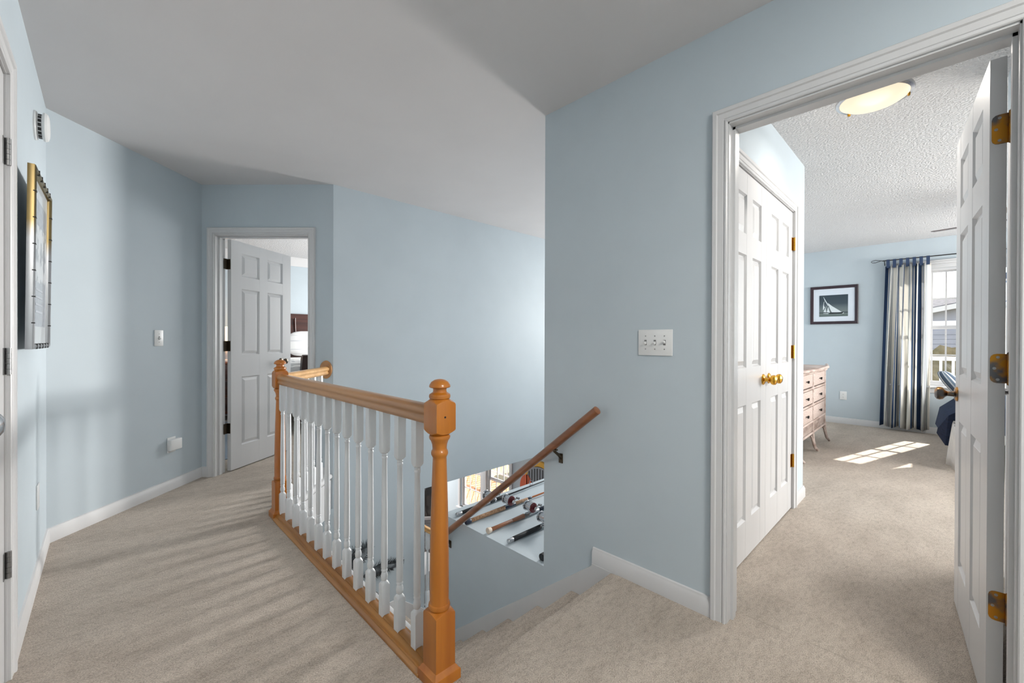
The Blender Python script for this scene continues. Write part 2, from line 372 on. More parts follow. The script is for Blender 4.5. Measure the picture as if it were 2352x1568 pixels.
jamb('trim_8', 'white jamb of the double closet', CX0, CX1, DH, WC, dep=.1)
WBt = frame((0, YR, 0), (-1, 0, 0))
casing('trim_9', 'white casing behind the open bedroom door', -2.80, -2.05, DH, WBt)

# ------------------------------------------------------------------ panel doors
ROWS = [(.205, .815), (1.01, 1.60), (1.71, 1.915)]
def door(name, label, w, mx, loc=(0, 0, 0), kind='structure', knob='chrome', knob_x=None, hinges=None, hm='bronze', stile=.115, mid=.10, h=2.015, t=.035, both=True, kside=(-1, 1), kz=.93, z0=.008, hbig=True):
    """leaf: x 0..w from the hinge, y 0..t, z up"""
    root = empty(name, (0, 0, 0), 0, label, 'door', kind=kind); root.matrix_world = mx
    pw = (w - 2 * stile - mid) / 2; xs = [(stile, stile + pw), (stile + pw + mid, w - stile)]
    m = MB(); e = .0006
    m.box(0, stile, 0, t, z0, h); m.box(w - stile, w, 0, t, z0, h); m.box(stile + pw, stile + pw + mid, 0, t, z0, h)
    zz = [z0] + [v for r in ROWS for v in r] + [h]
    for i in range(0, len(zz), 2):
        m.box(stile - e, w - stile + e, e * .6, t - e * .6, zz[i], zz[i + 1])
    leaf = m.build('leaf', M['white'], root, smooth=False)
    for r in ROWS:
        for xa, xb in xs:
            p = MB()
            for sgn, y in ((1, 0), (-1, t)):
                rr = []
                for ins, dep in ((0, .0005), (.003, .005), (.008, .0115), (.012, .0125), (.034, .004), (.036, .003)):
                    yy = y + sgn * dep
                    rr.append([(xa + ins, yy, r[0] + ins), (xb - ins, yy, r[0] + ins), (xb - ins, yy, r[1] - ins), (xa + ins, yy, r[1] - ins)])
                R = [[p.b.verts.new(v) for v in ring] for ring in rr]
                for u, v in zip(R, R[1:]):
                    for i in range(4): p.b.faces.new((u[i], u[(i + 1) % 4], v[(i + 1) % 4], v[i]))
                p.b.faces.new(R[-1])
            o = p.build('panel', M['white'], leaf, smooth=False)
    if knob_x is not None:
        for sg in kside:
            y = 0 if sg < 0 else t
            k = MB().lathe([(.031, 0), (.031, .003), (.026, .008), (.012, .011), (.0105, .030), (.015, .036), (.0255, .044), (.0285, .054), (.026, .063), (.017, .069), (0, .0705)], n=28)
            mm = Matrix.Translation((knob_x, y, kz)) @ Matrix.Rotation(PI / 2 if sg < 0 else -PI / 2, 4, 'X')
            k.build('knob', M[knob], root, mx=mm)
    if hinges:
        for z, fn in hinges: fn(root, z)
    return root
def hinge_knuckle(px, py, hgt=.089, r=.0065, m='bronze', plates=None):
    def fn(root, z):
        k = MB().lathe([(r * .5, -hgt / 2 - .006), (r, -hgt / 2 - .003)] + [(r, -hgt / 2), (r, -hgt / 2 + .0175), (r * .85, -hgt / 2 + .0178), (r, -hgt / 2 + .0185), (r, -.0095), (r * .85, -.009), (r, -.0085), (r, .0085), (r * .85, .009), (r, .0095), (r, hgt / 2 - .0185), (r * .85, hgt / 2 - .018), (r, hgt / 2 - .0175), (r, hgt / 2), (r, hgt / 2 + .003), (r * .5, hgt / 2 + .006)], (px, py, z), 14)
        hg = k.build('hinge', M[m], root)
        for pl in (plates or []):
            x0, x1, y0, y1, cut = pl
            m_ = MB()
            if cut == 'x':       # plate on a face of constant x, rounded corners away from the knuckle
                d = 1 if y1 > y0 else -1; R = .014
                pts = [(y0, -hgt / 2), (y1 - d * R, -hgt / 2)] + [(y1 - d * R + d * R * math.sin(a), -hgt / 2 + R - R * math.cos(a)) for a in (.5, 1.05)] + [(y1, -hgt / 2 + R), (y1, hgt / 2 - R)] + [(y1 - d * R + d * R * math.cos(a), hgt / 2 - R + R * math.sin(a)) for a in (.5, 1.05)] + [(y1 - d * R, hgt / 2), (y0, hgt / 2)]
                A_ = [m_.b.verts.new((x0, y, z + zz)) for y, zz in pts]; B_ = [m_.b.verts.new((x1, y, z + zz)) for y, zz in pts]
                m_.b.faces.new(A_); m_.b.faces.new(B_[::-1])
                for i in range(len(pts)): m_.b.faces.new((A_[i], A_[(i + 1) % len(pts)], B_[(i + 1) % len(pts)], B_[i]))
                pm = m_.build('hinge_plate', M[m], hg, smooth=False)
                for sy, sz in ((.55, .034), (.75, 0), (.55, -.034)):
                    s_ = MB().lathe([(.0042, 0), (.0040, .0012), (.0012, .0013), (.001, .0004), (0, .0004)], n=12)
                    s_.build('screw', M['steel'], hg, mx=Matrix.Translation((x0, y0 + (y1 - y0) * sy, z + sz)) @ Matrix.Rotation(-PI / 2, 4, 'Y'))
            else:
                m_.box(x0, x1, y0, y1, z - hgt / 2, z + hgt / 2).build('hinge_plate', M[m], hg, smooth=False)
    return fn

# door_1: far diagonal doorway, leaf swung into the far bedroom
P3 = L3F @ Vector((s0, T + .016, 0))
ang = math.atan2(.588, .809)
hk = hinge_knuckle(0, 0, m='bronze', plates=[(-.003, 0, -.003, 0, 'b'), (.0045, .0065, -.006, -.040, 'x')])
dm = Matrix.Translation(P3) @ Matrix.Rotation(ang, 4, 'Z')
# leaf lies on the -y side of the pivot line
d1 = door('door_1', 'white six panel door standing open into the far bedroom', .745, dm @ Matrix.Translation((.006, -.043, 0)), knob='bronze', knob_x=.605, kside=(-1,), kz=.93)
for z in (1.80, 1.09, .375):
    h_ = MB().lathe([(.006, -.0445), (.006, -.026), (.005, -.0258), (.006, -.025), (.006, .025), (.005, .0258), (.006, .026), (.006, .0445)], (-.006, .043, z), 12).build('hinge', M['bronze'], d1)
    MB().box(-.0025, .0, .006, .040, z - .0445, z + .0445, .0008).build('hinge_plate', M['bronze'], h_, smooth=False)
    MB().box(-.042, -.008, .030, .0325, z - .0445, z + .0445, .0008).build('hinge_plate', M['bronze'], h_, smooth=False, mx=Matrix.Translation((-.006, .043, 0)) @ Matrix.Rotation(-ang - PI / 4 + PI / 2 + .35, 4, 'Z') @ Matrix.Translation((.006, -.043, 0)) if False else None)

# door_2: bedroom doorway, leaf swung into the bedroom; pivot on the bedroom side of the wall
P2 = Vector((XW + T + .012, DY0 + .004, 0))
ang2 = math.radians(4.2)
d2 = door('door_2', 'white six panel door open against the right side of the bedroom doorway', .742,
          Matrix.Translation(P2) @ Matrix.Rotation(ang2, 4, 'Z') @ Matrix.Translation((.012, .007, 0)), knob='brass_old', knob_x=.682, kz=.925)
for z in (1.797, 1.07, .345):
    hinge_knuckle(-.010, -.008, m='brass_old', r=.0065, plates=[(-.0022, 0, -.004, .031, 'x')])(d2, z)

# door_3 at the left edge (closed)
d3 = door('door_3', 'closed white panel door at the left edge with satin knob', LD1 - LD0 - .006,
          Matrix.Translation((XL - .004, LD1 - .003, 0)) @ Matrix.Rotation(-PI / 2, 4, 'Z') @ Matrix.Rotation(0, 4, 'Z') @ Matrix.Translation((0, -.035, 0)), knob='chrome', knob_x=.612, kside=(1,), kz=.945, h=2.028)
for z in (1.775, 1.075, .392):
    hk = MB().lathe([(.0075, -.0445), (.0075, -.027), (.006, -.0265), (.0075, -.026), (.0075, -.009), (.006, -.0085), (.0075, -.008), (.0075, .009), (.006, .0095), (.0075, .01), (.0075, .026), (.006, .0265), (.0075, .027), (.0075, .0445)], (-.004, .044, z), 14).build('hinge', M['steel'], d3)
    MB().box(.0, .022, .0352, .037, z - .0445, z + .0445).build('hinge_plate', M['steel'], hk, smooth=False)
    MB().box(-.022, -.006, .0395, .0415, z - .0445, z + .0445).build('hinge_plate', M['steel'], hk, smooth=False)

# door_4, door_5: double closet doors
cw = (CX1 - CX0) / 2 - .003
d4 = door('door_4', 'nearer white closet door with brass knob', cw, Matrix.Translation((CX0 + .002, YC + .004, 0)), knob='brass', knob_x=cw - .055, kside=(-1,), stile=.10, mid=.095, h=DH - .004)
d5 = door('door_5', 'farther white closet door with brass knob and hinges', cw, Matrix.Translation((CX1 - .002, YC + .039, 0)) @ Matrix.Rotation(PI, 4, 'Z'), knob='brass', knob_x=cw - .055, kside=(1,), stile=.10, mid=.095, h=DH - .004)
for z in (1.813, 1.077, .333):
    hk = MB().lathe([(.0075, -.0445), (.0075, -.009), (.006, -.0085), (.0075, -.008), (.0075, .009), (.006, .0095), (.0075, .01), (.0075, .0445)], (-.001, .044, z), 14).build('hinge', M['brass'], d5)
    MB().box(.0, .026, .0352, .037, z - .0445, z + .0445).build('hinge_plate', M['brass'], hk, smooth=False)
# door_6: closed door in the short wall seen through the hinge gap
door('door_6', 'closed white door glimpsed through the hinge gap', .744, Matrix.Translation((2.053, YR - .039, 0)), knob='chrome', knob_x=.66, kside=(1,), kz=.94)

# ------------------------------------------------------------------ railing
RX = .8155
rail = empty('stair_railing', (RX, 1.1885, 0), 0, 'golden oak and white balustrade guarding the stairwell', 'railing')
RI = Matrix.Translation((-RX, -1.1885, 0))
def newel(y):
    m = MB(); n = 32; s_ = .0385
    m.lathe([(.0525, 0, 1), (.0525, .030, 1), (.0515, .034, 1), (.046, .038, 1), (.043, .045, 1), (.0385, .049, 1), (s_, .232, 1, -.010),
             (.0378, .235, 1, -.008), (.030, .240), (.0352, .242), (.0372, .249), (.0352, .257), (.0325, .259), (.0318, .262), (.0325, .32), (.0318, .42), (.0295, .55), (.0262, .67), (.0236, .745), (.0232, .752),
             (.0252, .756), (.0285, .763), (.0290, .769), (.0275, .775), (.0245, .779), (.0242, .785), (.0255, .797), (.0300, .810), (.0345, .816), (.0360, .822), (.0350, .828), (.0300, .831),
             (.0370, .834, 1, .010), (s_, .838, 1, .010), (s_, .942, 1, -.011), (.0370, .947, 1, -.010), (.0310, .952), (.0350, .9535), (.0365, .960), (.0350, .967), (.0300, .970), (.0238, .974), (.0225, .980), (.0235, .987), (.0330, .9895), (.0362, .992), (.0350, .999), (.0290, 1.0085), (.0180, 1.0155), (.008, 1.018), (0, 1.0185)], (RX, y, 0), n)
    return m
YN2 = 3.005
M['oak_z'].name = 'golden_oak_upright'
nw = newel(1.1885).build('newel_post', M['oak_z'], rail, mx=RI)
MB().lathe([(.0035, 0), (.0035, .001), (0, .001)], n=12).build('bolt_hole', M['black'], nw, mx=RI @ Matrix.Translation((RX - .005, 1.1885 - .0385, .893)) @ Matrix.Rotation(PI / 2, 4, 'X'))
newel(YN2).build('newel_post', M['oak_z'], rail, mx=RI)
# handrail profile (u across, v up from 0)
HP = [(-.018, 0), (-.020, .004), (-.024, .007), (-.026, .012), (-.0245, .018), (-.022, .024), (-.0225, .030), (-.028, .036), (-.0305, .044), (-.029, .052), (-.022, .060), (-.011, .065), (0, .0665)]
HP = HP + [(-u, v) for u, v in HP[-2::-1]]
ZR = .860
def handrail(p, r, m, name='handrail'):
    p = Vector(p); r = Vector(r); d = (r - p).normalized(); n_ = Vector((-d.y, d.x))
    rr = [[(e.x + n_.x * u, e.y + n_.y * u, ZR + v) for u, v in HP] for e in (p, r)]
    return MB().rings(rr).build(name, m, rail, mx=RI)
handrail((RX, 1.227), (RX, YN2 - .038), M['oak_y'])
RE = Vector((1.319 - .004, 3.567 - .004)); NL = Vector((RX, YN2))
dd = (RE - NL).normalized()
handrail(NL + dd * .04, RE - dd * .014, M['oak_pale'])
# oval rosette on the wall
ro = MB().lathe([(.0, -.001), (.060, -.001), (.062, .006), (.058, .013), (.048, .016), (.044, .016), (0, .017)], n=32, sx=.85, sy=1.22)
ro.build('rosette', M['oak_y'], rail, mx=RI @ Matrix.Translation((1.317, 3.569, .900)) @ Matrix.Rotation(PI * 1.25, 4, 'Z') @ Matrix.Rotation(PI / 2, 4, 'Y') @ Matrix.Rotation(PI / 2, 4, 'Z'))
# balusters
BP = [(.0162, .0, 1), (.0162, .160, 1, -.007), (.0150, .163, 1, -.006), (.0095, .170), (.0128, .174), (.0140, .184), (.0140, .190), (.0120, .200), (.0098, .206), (.0128, .209), (.0130, .213), (.0110, .217), (.0128, .222), (.0132, .30), (.0126, .45), (.0108, .60), (.0098, .665),
      (.0120, .668), (.0120, .673), (.0098, .677), (.0108, .681), (.0118, .684), (.0100, .687), (.0150, .690, 1, .008), (.0162, .694, 1, .007), (.0162, .861, 1)]
bm_ = MB().lathe(BP, n=16).build('baluster', M['bal'], rail)
by = [2.95, 2.82, 2.686, 2.559, 2.437, 2.315, 2.195, 2.070, 1.949, 1.826, 1.704, 1.580, 1.456, 1.330]
ZS = .030
first = True
def put_baluster(x, y, rz=0):
    global first
    o = bm_ if first else bm_.copy()
    if not first: COL.objects.link(o); o.parent = rail
    first = False
    o.location = (x - RX, y - 1.1885, 0); o.rotation_euler = (0, 0, rz)
for y in by: put_baluster(RX, y)
ddl = (RE - NL).length
da = math.atan2(dd.y, dd.x)
for k in range(5):
    p = NL + dd * (.125 + .125 * k)
    put_baluster(p.x, p.y, da)
# base moulding: outer foot moulding + tread board with rounded back edge + shoe
def basem(p, r, side=1, mt='oak_shoe'):
    p = Vector(p); r = Vector(r); d = (r - p).normalized(); n_ = Vector((-d.y, d.x)) * side
    def sw(prof, name, m):
        rr = [[(e.x + n_.x * u, e.y + n_.y * u, v) for u, v in prof] for e in (p, r)]
        return MB().rings(rr).build(name, m, rail, mx=RI)
    sw([(.055, -.002), (.055, .006), (.052, .011), (.046, .014), (.043, .016), (.042, .020), (.036, .020), (.036, -.002)], 'foot_moulding', M[mt])
    sw([(.036, -.02), (.036, .020), (.033, .0275), (.027, .030), (-.026, .030), (-.026, -.02)], 'base_board', M[mt])
    sw([(-.026, .0295), (-.034, .031), (-.042, .029), (-.049, .023), (-.053, .013), (-.052, .002), (-.046, -.004), (-.038, -.006), (-.026, -.02)], 'nosing', M['white'])
basem((RX, 1.236), (RX, YN2 - .052), 1)
basem(NL + dd * .05, RE - dd * .005, 1, 'white')
# curved fillets between balusters (the far half round of each filler)
ys = [YN2 - .053] + by + [1.241]
for a_, b_ in zip(ys, ys[1:]):
    y1_, y0_ = a_ - .0163, b_ + .0163
    if y1_ - y0_ > .02:
        rr = [[(RX + u, y, .030 + v) for u, v in ((-.0155, 0), (-.0155, .003), (-.008, .0065), (.008, .0065), (.0155, .003), (.0155, 0))] for y in (y0_, y1_)]
        MB().rings(rr).build('fillet', M['oak_shoe'], rail, mx=RI)
# white fascia below the diagonal base
n_ = Vector((-dd.y, dd.x))
fs = MB(); p0, p1 = NL + dd * .0 - n_ * .040, RE - n_ * .040
fs.prism([tuple(p0), tuple(p1 + dd * .02), tuple(p1 + dd * .02 + n_ * .02), tuple(p0 + n_ * .02)], -.30, -.018)
tag(fs.build('trim_10', M['white'], smooth=False), 'white fascia board under the short diagonal railing', 'trim', kind='structure')
tag(MB().box(.857, .872, 1.24, 3.0, -.30, -.018).build('trim_11', M['white'], smooth=False), 'white fascia board under the long railing', 'trim', kind='structure')

# ------------------------------------------------------------------ stairs
st = empty('staircase', (1.33, 1.13, 0), 0, 'carpeted stairs going down beside the stair wall', 'stairs')
SI = Matrix.Translation((-1.33, -1.13, 0))
def step_profile(y0, z0, run, rise):
    return [(y0 - .03, z0 - .001), (y0 - .015, z0), (y0 + .004, z0 - .003), (y0 + .012, z0 - .012), (y0 + .012, z0 - .024), (y0 + .002, z0 - .034), (y0 - .008, z0 - .045), (y0 - .012, z0 - rise), (y0 - .012, z0 - rise - .05), (y0 - .03, z0 - rise - .05)]
NX = (.859, XW - .018)
RUN, RISE = .245, .193
for k in range(7):
    y, z = 1.13 + RUN * k, -RISE * k
    pr = [(y - (.02 if k == 0 else RUN + .0), z - .001 if k else -.0005)] + step_profile(y, z, RUN, RISE)[1:]
    if k: pr = [(y - RUN - .012, z), (y - .015, z)] + step_profile(y, z, RUN, RISE)[2:8] + [(y - .012, z - RISE - .04), (y - RUN - .012, z - RISE - .04)]
    else: pr = [(y - .03, .0), (y - .015, 0)] + step_profile(y, z, RUN, RISE)[2:8] + [(y - .03, z - RISE)]
    m = MB(); m.rings([[(x, a_, b_) for a_, b_ in pr] for x in NX])
    m.build('step', M['carpet'], st, mx=SI)
zl = -RISE * 7
MB().box(.859, XW - .018, 1.13 + RUN * 6 - .012, 2.60, zl - .15, zl).build('landing', M['carpet'], st, mx=SI, smooth=False)
st2 = empty('lower_staircase', (1.33, 1.13, 0), 0, 'lower carpeted flight turning right below the landing', 'stairs')
MB().box(.859, 1.95, 2.602, YF - .002, zl - .15, zl).build('landing', M['carpet'], st2, mx=SI, smooth=False)
for k in range(7):
    x, z = 1.95 + RUN * k, zl - RISE * k
    pr = [(x - RUN - .012, z), (x - .015, z)] + step_profile(x, z, RUN, RISE)[2:8] + [(x - .012, z - RISE - .04), (x - RUN - .012, z - RISE - .04)]
    if k:
        m = MB(); m.rings([[(a_, y, b_) for a_, b_ in pr] for y in (2.62, YF - .001)])
        m.build('step', M['carpet'], st2, mx=SI)
# skirt boards
SK = [(1.249, -.011), (2.59, -.011 - .786 * 1.341), (2.59, -1.7), (1.13, -.55), (1.13, -.0), (1.249, -.0)]
m = MB(); m.rings([[(x, a_, b_) for a_, b_ in SK] for x in (XW - .016, XW + .0)])
m.build('skirt_board', M['white'], st, mx=SI, smooth=False)
m = MB(); m.rings([[(a_, y, b_) for a_, b_ in [(1.95, -1.262), (3.6, -1.262 - .786 * 1.65), (3.6, -2.74), (1.95, -1.6)]] for y in (YF - .016, YF - .0005)])
m.build('skirt_board', M['white'], st2, mx=SI, smooth=False)

# lower flight guard rail
lr = empty('lower_railing', (2.25, YF + .03, -1.6), 0, 'lower oak handrail with white baluster below the stairwell', 'railing')
LI = Matrix.Translation((-2.25, -YF - .03, 1.6))
def low(x): return -.725 - (x - 2.235) * .786
rr = [[(x, YF + .03 + u, low(x) + v) for u, v in HP] for x in (2.247, 4.6)]
MB().rings(rr).build('handrail', M['oak_pale'], lr, mx=LI)
for k in range(12):
    x = 2.30 + .19 * k
    zb = -1.262 - .786 * (x - 1.95); zt = low(x) + .01; L_ = zt - zb
    MB().lathe([(.016, 0, 1), (.016, .18, 1), (.010, .19), (.014, .20), (.010, .225), (.013, .24), (.010, L_ - .20), (.010, L_ - .18), (.016, L_ - .165, 1), (.016, L_, 1)], (x, YF + .03, zb), 16).build('baluster', M['bal'], lr, mx=LI)
sg = MB(); sg.rings([[(a_, y, b_) for a_, b_ in [(2.246, -1.262 - .786 * .296), (4.6, -1.262 - .786 * 2.65), (4.6, -1.7 - .786 * 2.65), (2.246, -1.7 - .786 * .296)]] for y in (YF + .0, YF + .06)])
sg.build('stringer', M['white'], lr, mx=LI, smooth=False)

# wall handrail
hr = empty('wall_handrail', (1.75, 1.85, .3), 0, 'round brown handrail on brackets along the stair wall', 'handrail')
HI = Matrix.Translation((-1.75, -1.85, -.3))
pa, pb = Vector((1.748, 1.185, .806)), Vector((1.748, 2.60, -.345))
dr = (pb - pa).normalized()
MB().tube([pa, pa + dr * .002, pb - dr * .002, pb], [.018, .0215, .0215, .018], 20).build('rail', M['rail'], hr, mx=HI)
def onrail(y): return pa + (pb - pa) * ((y - pa.y) / (pb.y - pa.y))
for y in (1.465, 2.50):
    p = onrail(y)
    m = MB()
    m.tube([p + Vector((0, 0, -.018)), p + Vector((.004, 0, -.032)), p + Vector((.022, 0, -.045)), p + Vector((.045, 0, -.062)), p + Vector((.063, 0, -.078))], [.006, .007, .0075, .009, .013], 12)
    m.box(p.x - .010, p.x + .010, p.y - .022, p.y + .022, p.z - .026, p.z - .018, .002)
    m.box(p.x + .0575, p.x + .0628, p.y - .014, p.y + .014, p.z - .108, p.z - .055, .002)
    m.build('bracket', M['bronze'], hr, mx=HI)

# ------------------------------------------------------------------ switches, outlets, alarms
def plate(name, label, cat, mx, w, h, toggles=(), sockets=False, t=.006, group=None):
    r = empty(name, (0, 0, 0), 0, label, cat, group); r.matrix_world = mx
    MB().box(-w / 2, w / 2, -t, 0, -h / 2, h / 2, .0025).build('plate', M['plate'], r)
    for x, upd in toggles:
        MB().box(x - .006, x + .006, -t - .0006, -t + .001, -.0125, .0125, .0008).build('slot', M['slot'], r, smooth=False)
        MB().box(-.0042, .0042, -.013, .002, -.005, .005, .0012, mx=Matrix.Translation((x, -t, 0)) @ Matrix.Rotation(upd, 4, 'X')).build('toggle', M['plate'], r)
        for z in (-.03, .03):
            MB().lathe([(.003, 0), (.0028, .001), (0, .0012)], n=10).build('screw', M['steel'], r, mx=Matrix.Translation((x, -t, z)) @ Matrix.Rotation(PI / 2, 4, 'X'))
    if sockets:
        for z in (-.02, .02):
            so = MB().lathe([(.0165, 0), (.0165, .002), (.0155, .003), (0, .003)], n=20, sy=.82).build('socket', M['plate'], r, mx=Matrix.Translation((0, -t, z)) @ Matrix.Rotation(PI / 2, 4, 'X'))
            for x, zz, a_, b_ in ((-.006, .003, .0011, .0042), (.006, .003, .0011, .0035), (0, -.007, .0022, .0022)):
                MB().box(x - a_, x + a_, -t - .0034, -t - .0028, z + zz - b_, z + zz + b_).build('socket_hole', M['slot'], so, smooth=False)
    return r
plate('light_switch', 'white three gang toggle switch beside the bedroom doorway', 'light switch', frame((XW, .9135, 1.142), (0, -1, 0)), .166, .119, [(-.046, .5), (0, .5), (.046, -.5)])
plate('light_switch', 'white single toggle switch on the pale diagonal wall', 'light switch', L2F @ Matrix.Translation(((Vector((.278, 4.013)) - A).length, 0, 1.157)), .074, .118, [(0, .6)])
plate('wall_outlet', 'white outlet low under the sailboat picture', 'outlet', frame((XB, .939, .391), (0, -1, 0)), .076, .116, (), True)
plate('blank_plate', 'flat white cover plate low on the left wall', 'wall plate', frame((XL, 3.055, .385), (0, 1, 0)), .074, .118)
pb_ = empty('plug_in_box', (0, 0, 0), 0, 'white plug in box low on the diagonal wall', 'plug-in'); pb_.matrix_world = L2F @ Matrix.Translation(((Vector((.357, 4.092)) - A).length, 0, .345))
MB().box(-.037, .037, -.006, 0, -.058, .058, .002).build('plate', M['plate'], pb_)
MB().box(-.045, .060, -.040, -.006, -.040, .042, .006).build('housing', M['plate'], pb_)
# smoke alarm
sa = empty('smoke_alarm', (0, 0, 0), 0, 'round white smoke alarm high on the left wall', 'smoke alarm'); sa.matrix_world = frame((XL, 2.965, 2.150), (0, 1, 0))
RXn = Matrix.Rotation(PI / 2, 4, 'X')
MB().lathe([(.066, 0), (.066, .006), (.062, .010), (.060, .011), (0, .011)], n=36).build('base', M['plate'], sa, mx=RXn)
MB().lathe([(.054, .011), (.054, .028), (.064, .029), (.065, .036), (.060, .044), (.048, .048), (0, .049)], n=36).build('cover', M['plate'], sa, mx=RXn)
for k in range(18):
    a_ = 2 * PI * k / 18
    MB().box(-.007, .007, .0541, .0552, .014, .025, mx=Matrix.Rotation(a_, 4, 'Z')).build('vent', M['black'], sa, mx=RXn, smooth=False)

# ------------------------------------------------------------------ framed print on left wall
fp = empty('framed_print', (0, 0, 0), 0, 'tall bamboo style metal framed print on the left wall', 'picture')
a2 = math.atan2(.008, .52)
FW, FH = .52, .69
fp.matrix_world = Matrix.Translation((-.196, 2.355, 1.111)) @ Matrix.Rotation(PI / 2 - a2, 4, 'Z') @ Matrix.Rotation(.010, 4, 'X') # local x along +Y, local y = -X
fr_ = MB()
pts = []
m = MB()
prof = [(0, 0), (.002, -.003), (.010, -.005), (.017, -.003), (.020, .002), (.020, .012), (.0, .018)]
rr = []
for x, z, dx, dz in ((0, 0, 1, 1), (FW, 0, -1, 1), (FW, FH, -1, -1), (0, FH, 1, -1), (0, 0, 1, 1)):
    rr.append([(x + dx * u, v, z + dz * u) for u, v in prof])
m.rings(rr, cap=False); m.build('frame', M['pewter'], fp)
for k in range(1, 7):
    for x in (.010, FW - .010):
        MB().box(x - .0104, x + .0104, -.0058, .003, k * FH / 7 - .002, k * FH / 7 + .002).build('notch', M['black'], fp, smooth=False)
for k in range(1, 6):
    for z in (.010, FH - .010):
        MB().box(k * FW / 6 - .002, k * FW / 6 + .002, -.0058, .003, z - .0104, z + .0104).build('notch', M['black'], fp, smooth=False)
MB().box(.015, FW - .015, .010, .014, .015, FH - .015).build('mat_board', mat('print_mat_board', lin(196, 202, 206), .4, coat=.5), fp, smooth=False)
g1 = noisy(mat('grey_print', lin(150, 156, 166), .4, coat=.5), lin(166, 172, 180), 40)
MB().box(.06, FW - .06, .0085, .010, .50, .60).build('print_band', g1, fp, smooth=False)
pm = MB().box(.06, FW - .06, .0085, .010, .27, .50).build('print_centre', noisy(mat('pale_print', lin(206, 210, 214), .4, coat=.5), lin(150, 156, 162), 14, .5, .56), fp, smooth=False)
pm = MB().box(.06, FW - .06, .0085, .010, .09, .27).build('print_band', g1, fp, smooth=False)
for k in range(4):
    MB().box(.16, FW - .16, .0078, .0085, .235 - .03 * k, .243 - .03 * k).build('print_line', mat('print_line_%d' % k, lin(176, 182, 190), .5), pm, smooth=False)

# ------------------------------------------------------------------ bedroom: sailboat picture
sp = empty('sailboat_picture', (XB, 1.052, 1.66), 0, 'dark framed black and white sailboat photograph on bedroom wall', 'picture')
sp.matrix_world = frame((XB, 1.3225, 1.392), (0, -1, 0))
pw_, ph_ = .541, .538
m = MB()
prof = [(0, 0), (0, -.020), (.006, -.024), (.030, -.020), (.038, -.014), (.038, 0)]
rr = [[(x + dx * u, v, z + dz * u) for u, v in prof] for x, z, dx, dz in ((0, 0, 1, 1), (pw_, 0, -1, 1), (pw_, ph_, -1, -1), (0, ph_, 1, -1), (0, 0, 1, 1))]
m.rings(rr, cap=False); m.build('frame', mat('plum_black_frame', lin(44, 26, 36), .35), sp)
MB().box(.03, pw_ - .03, -.008, -.002, .03, ph_ - .03).build('mat_board', mat('white_mat_board', lin(214, 222, 232), .5), sp, smooth=False)
ax0, ax1, az0, az1 = .105, .430, .107, .410
pgm = mat('stormy_sea_photograph', lin(60, 72, 80), .4); t = pgm.node_tree; b_ = t.nodes['Principled BSDF']
tc = t.nodes.new('ShaderNodeTexCoord'); sx = t.nodes.new('ShaderNodeSeparateXYZ'); rp = t.nodes.new('ShaderNodeValToRGB')
t.links.new(tc.outputs['Generated'], sx.inputs[0]); t.links.new(sx.outputs['Z'], rp.inputs['Fac']); t.links.new(rp.outputs['Color'], b_.inputs['Base Color'])
e = rp.color_ramp.elements; e[0].position = 0; e[0].color = (*lin(78, 94, 92), 1); e[1].position = 1; e[1].color = (*lin(44, 58, 68), 1)
for p_, c_ in ((.12, (112, 124, 122)), (.19, (52, 66, 72)), (.22, (112, 122, 122)), (.38, (100, 112, 116)), (.6, (58, 72, 82))):
    x_ = e.new(p_); x_.color = (*lin(*c_), 1)
pgr = MB().box(ax0, ax1, -.0095, -.008, az0, az1).build('photograph', pgm, sp, smooth=False)
sailm = mat('pale_sail', lin(216, 224, 228), .5)
def z2(p):
    u = (p[0] - 300) / 880; bt = 1148 - u * 28; tp = 465 - u * 55; v = (bt - p[1]) / (bt - tp)
    return (ax0 + u * (ax1 - ax0), az0 + v * (az1 - az0))
for nm, poly, mm_ in (('sail', [(425, 500), (440, 515), (500, 620), (545, 690), (590, 780), (580, 800), (545, 745), (475, 625)], sailm),
                      ('sail', [(470, 630), (445, 720), (445, 790), (478, 850), (450, 880), (430, 940), (414, 905), (425, 780), (440, 690)], sailm),
                      ('sail', [(548, 782), (500, 880), (520, 1005), (435, 995), (480, 890)], sailm),
                      ('sail', [(583, 820), (600, 910), (640, 1012), (535, 1000), (560, 900)], sailm),
                      ('sail', [(565, 695), (700, 800), (860, 900), (1000, 990), (850, 1000), (690, 1000), (630, 880)], sailm),
                      ('hull', [(640, 1010), (1070, 990), (1000, 1040), (600, 1060)], mat('dark_hull', lin(30, 40, 46), .5)),
                      ('wave', [(430, 1035), (590, 1030), (580, 1050), (430, 1045)], sailm), ('wave', [(940, 1030), (1060, 1000), (1060, 1030), (980, 1045)], sailm)):
    m = MB(); P_ = [z2(p) for p in poly]
    a_ = [m.b.verts.new((x, -.0095, z)) for x, z in P_]; c_ = [m.b.verts.new((x, -.0102, z)) for x, z in P_]
    m.b.faces.new(c_)
    for i in range(len(a_)): m.b.faces.new((a_[i], a_[(i + 1) % len(a_)], c_[(i + 1) % len(a_)], c_[i]))
    m.build(nm, mm_, pgr, smooth=False)

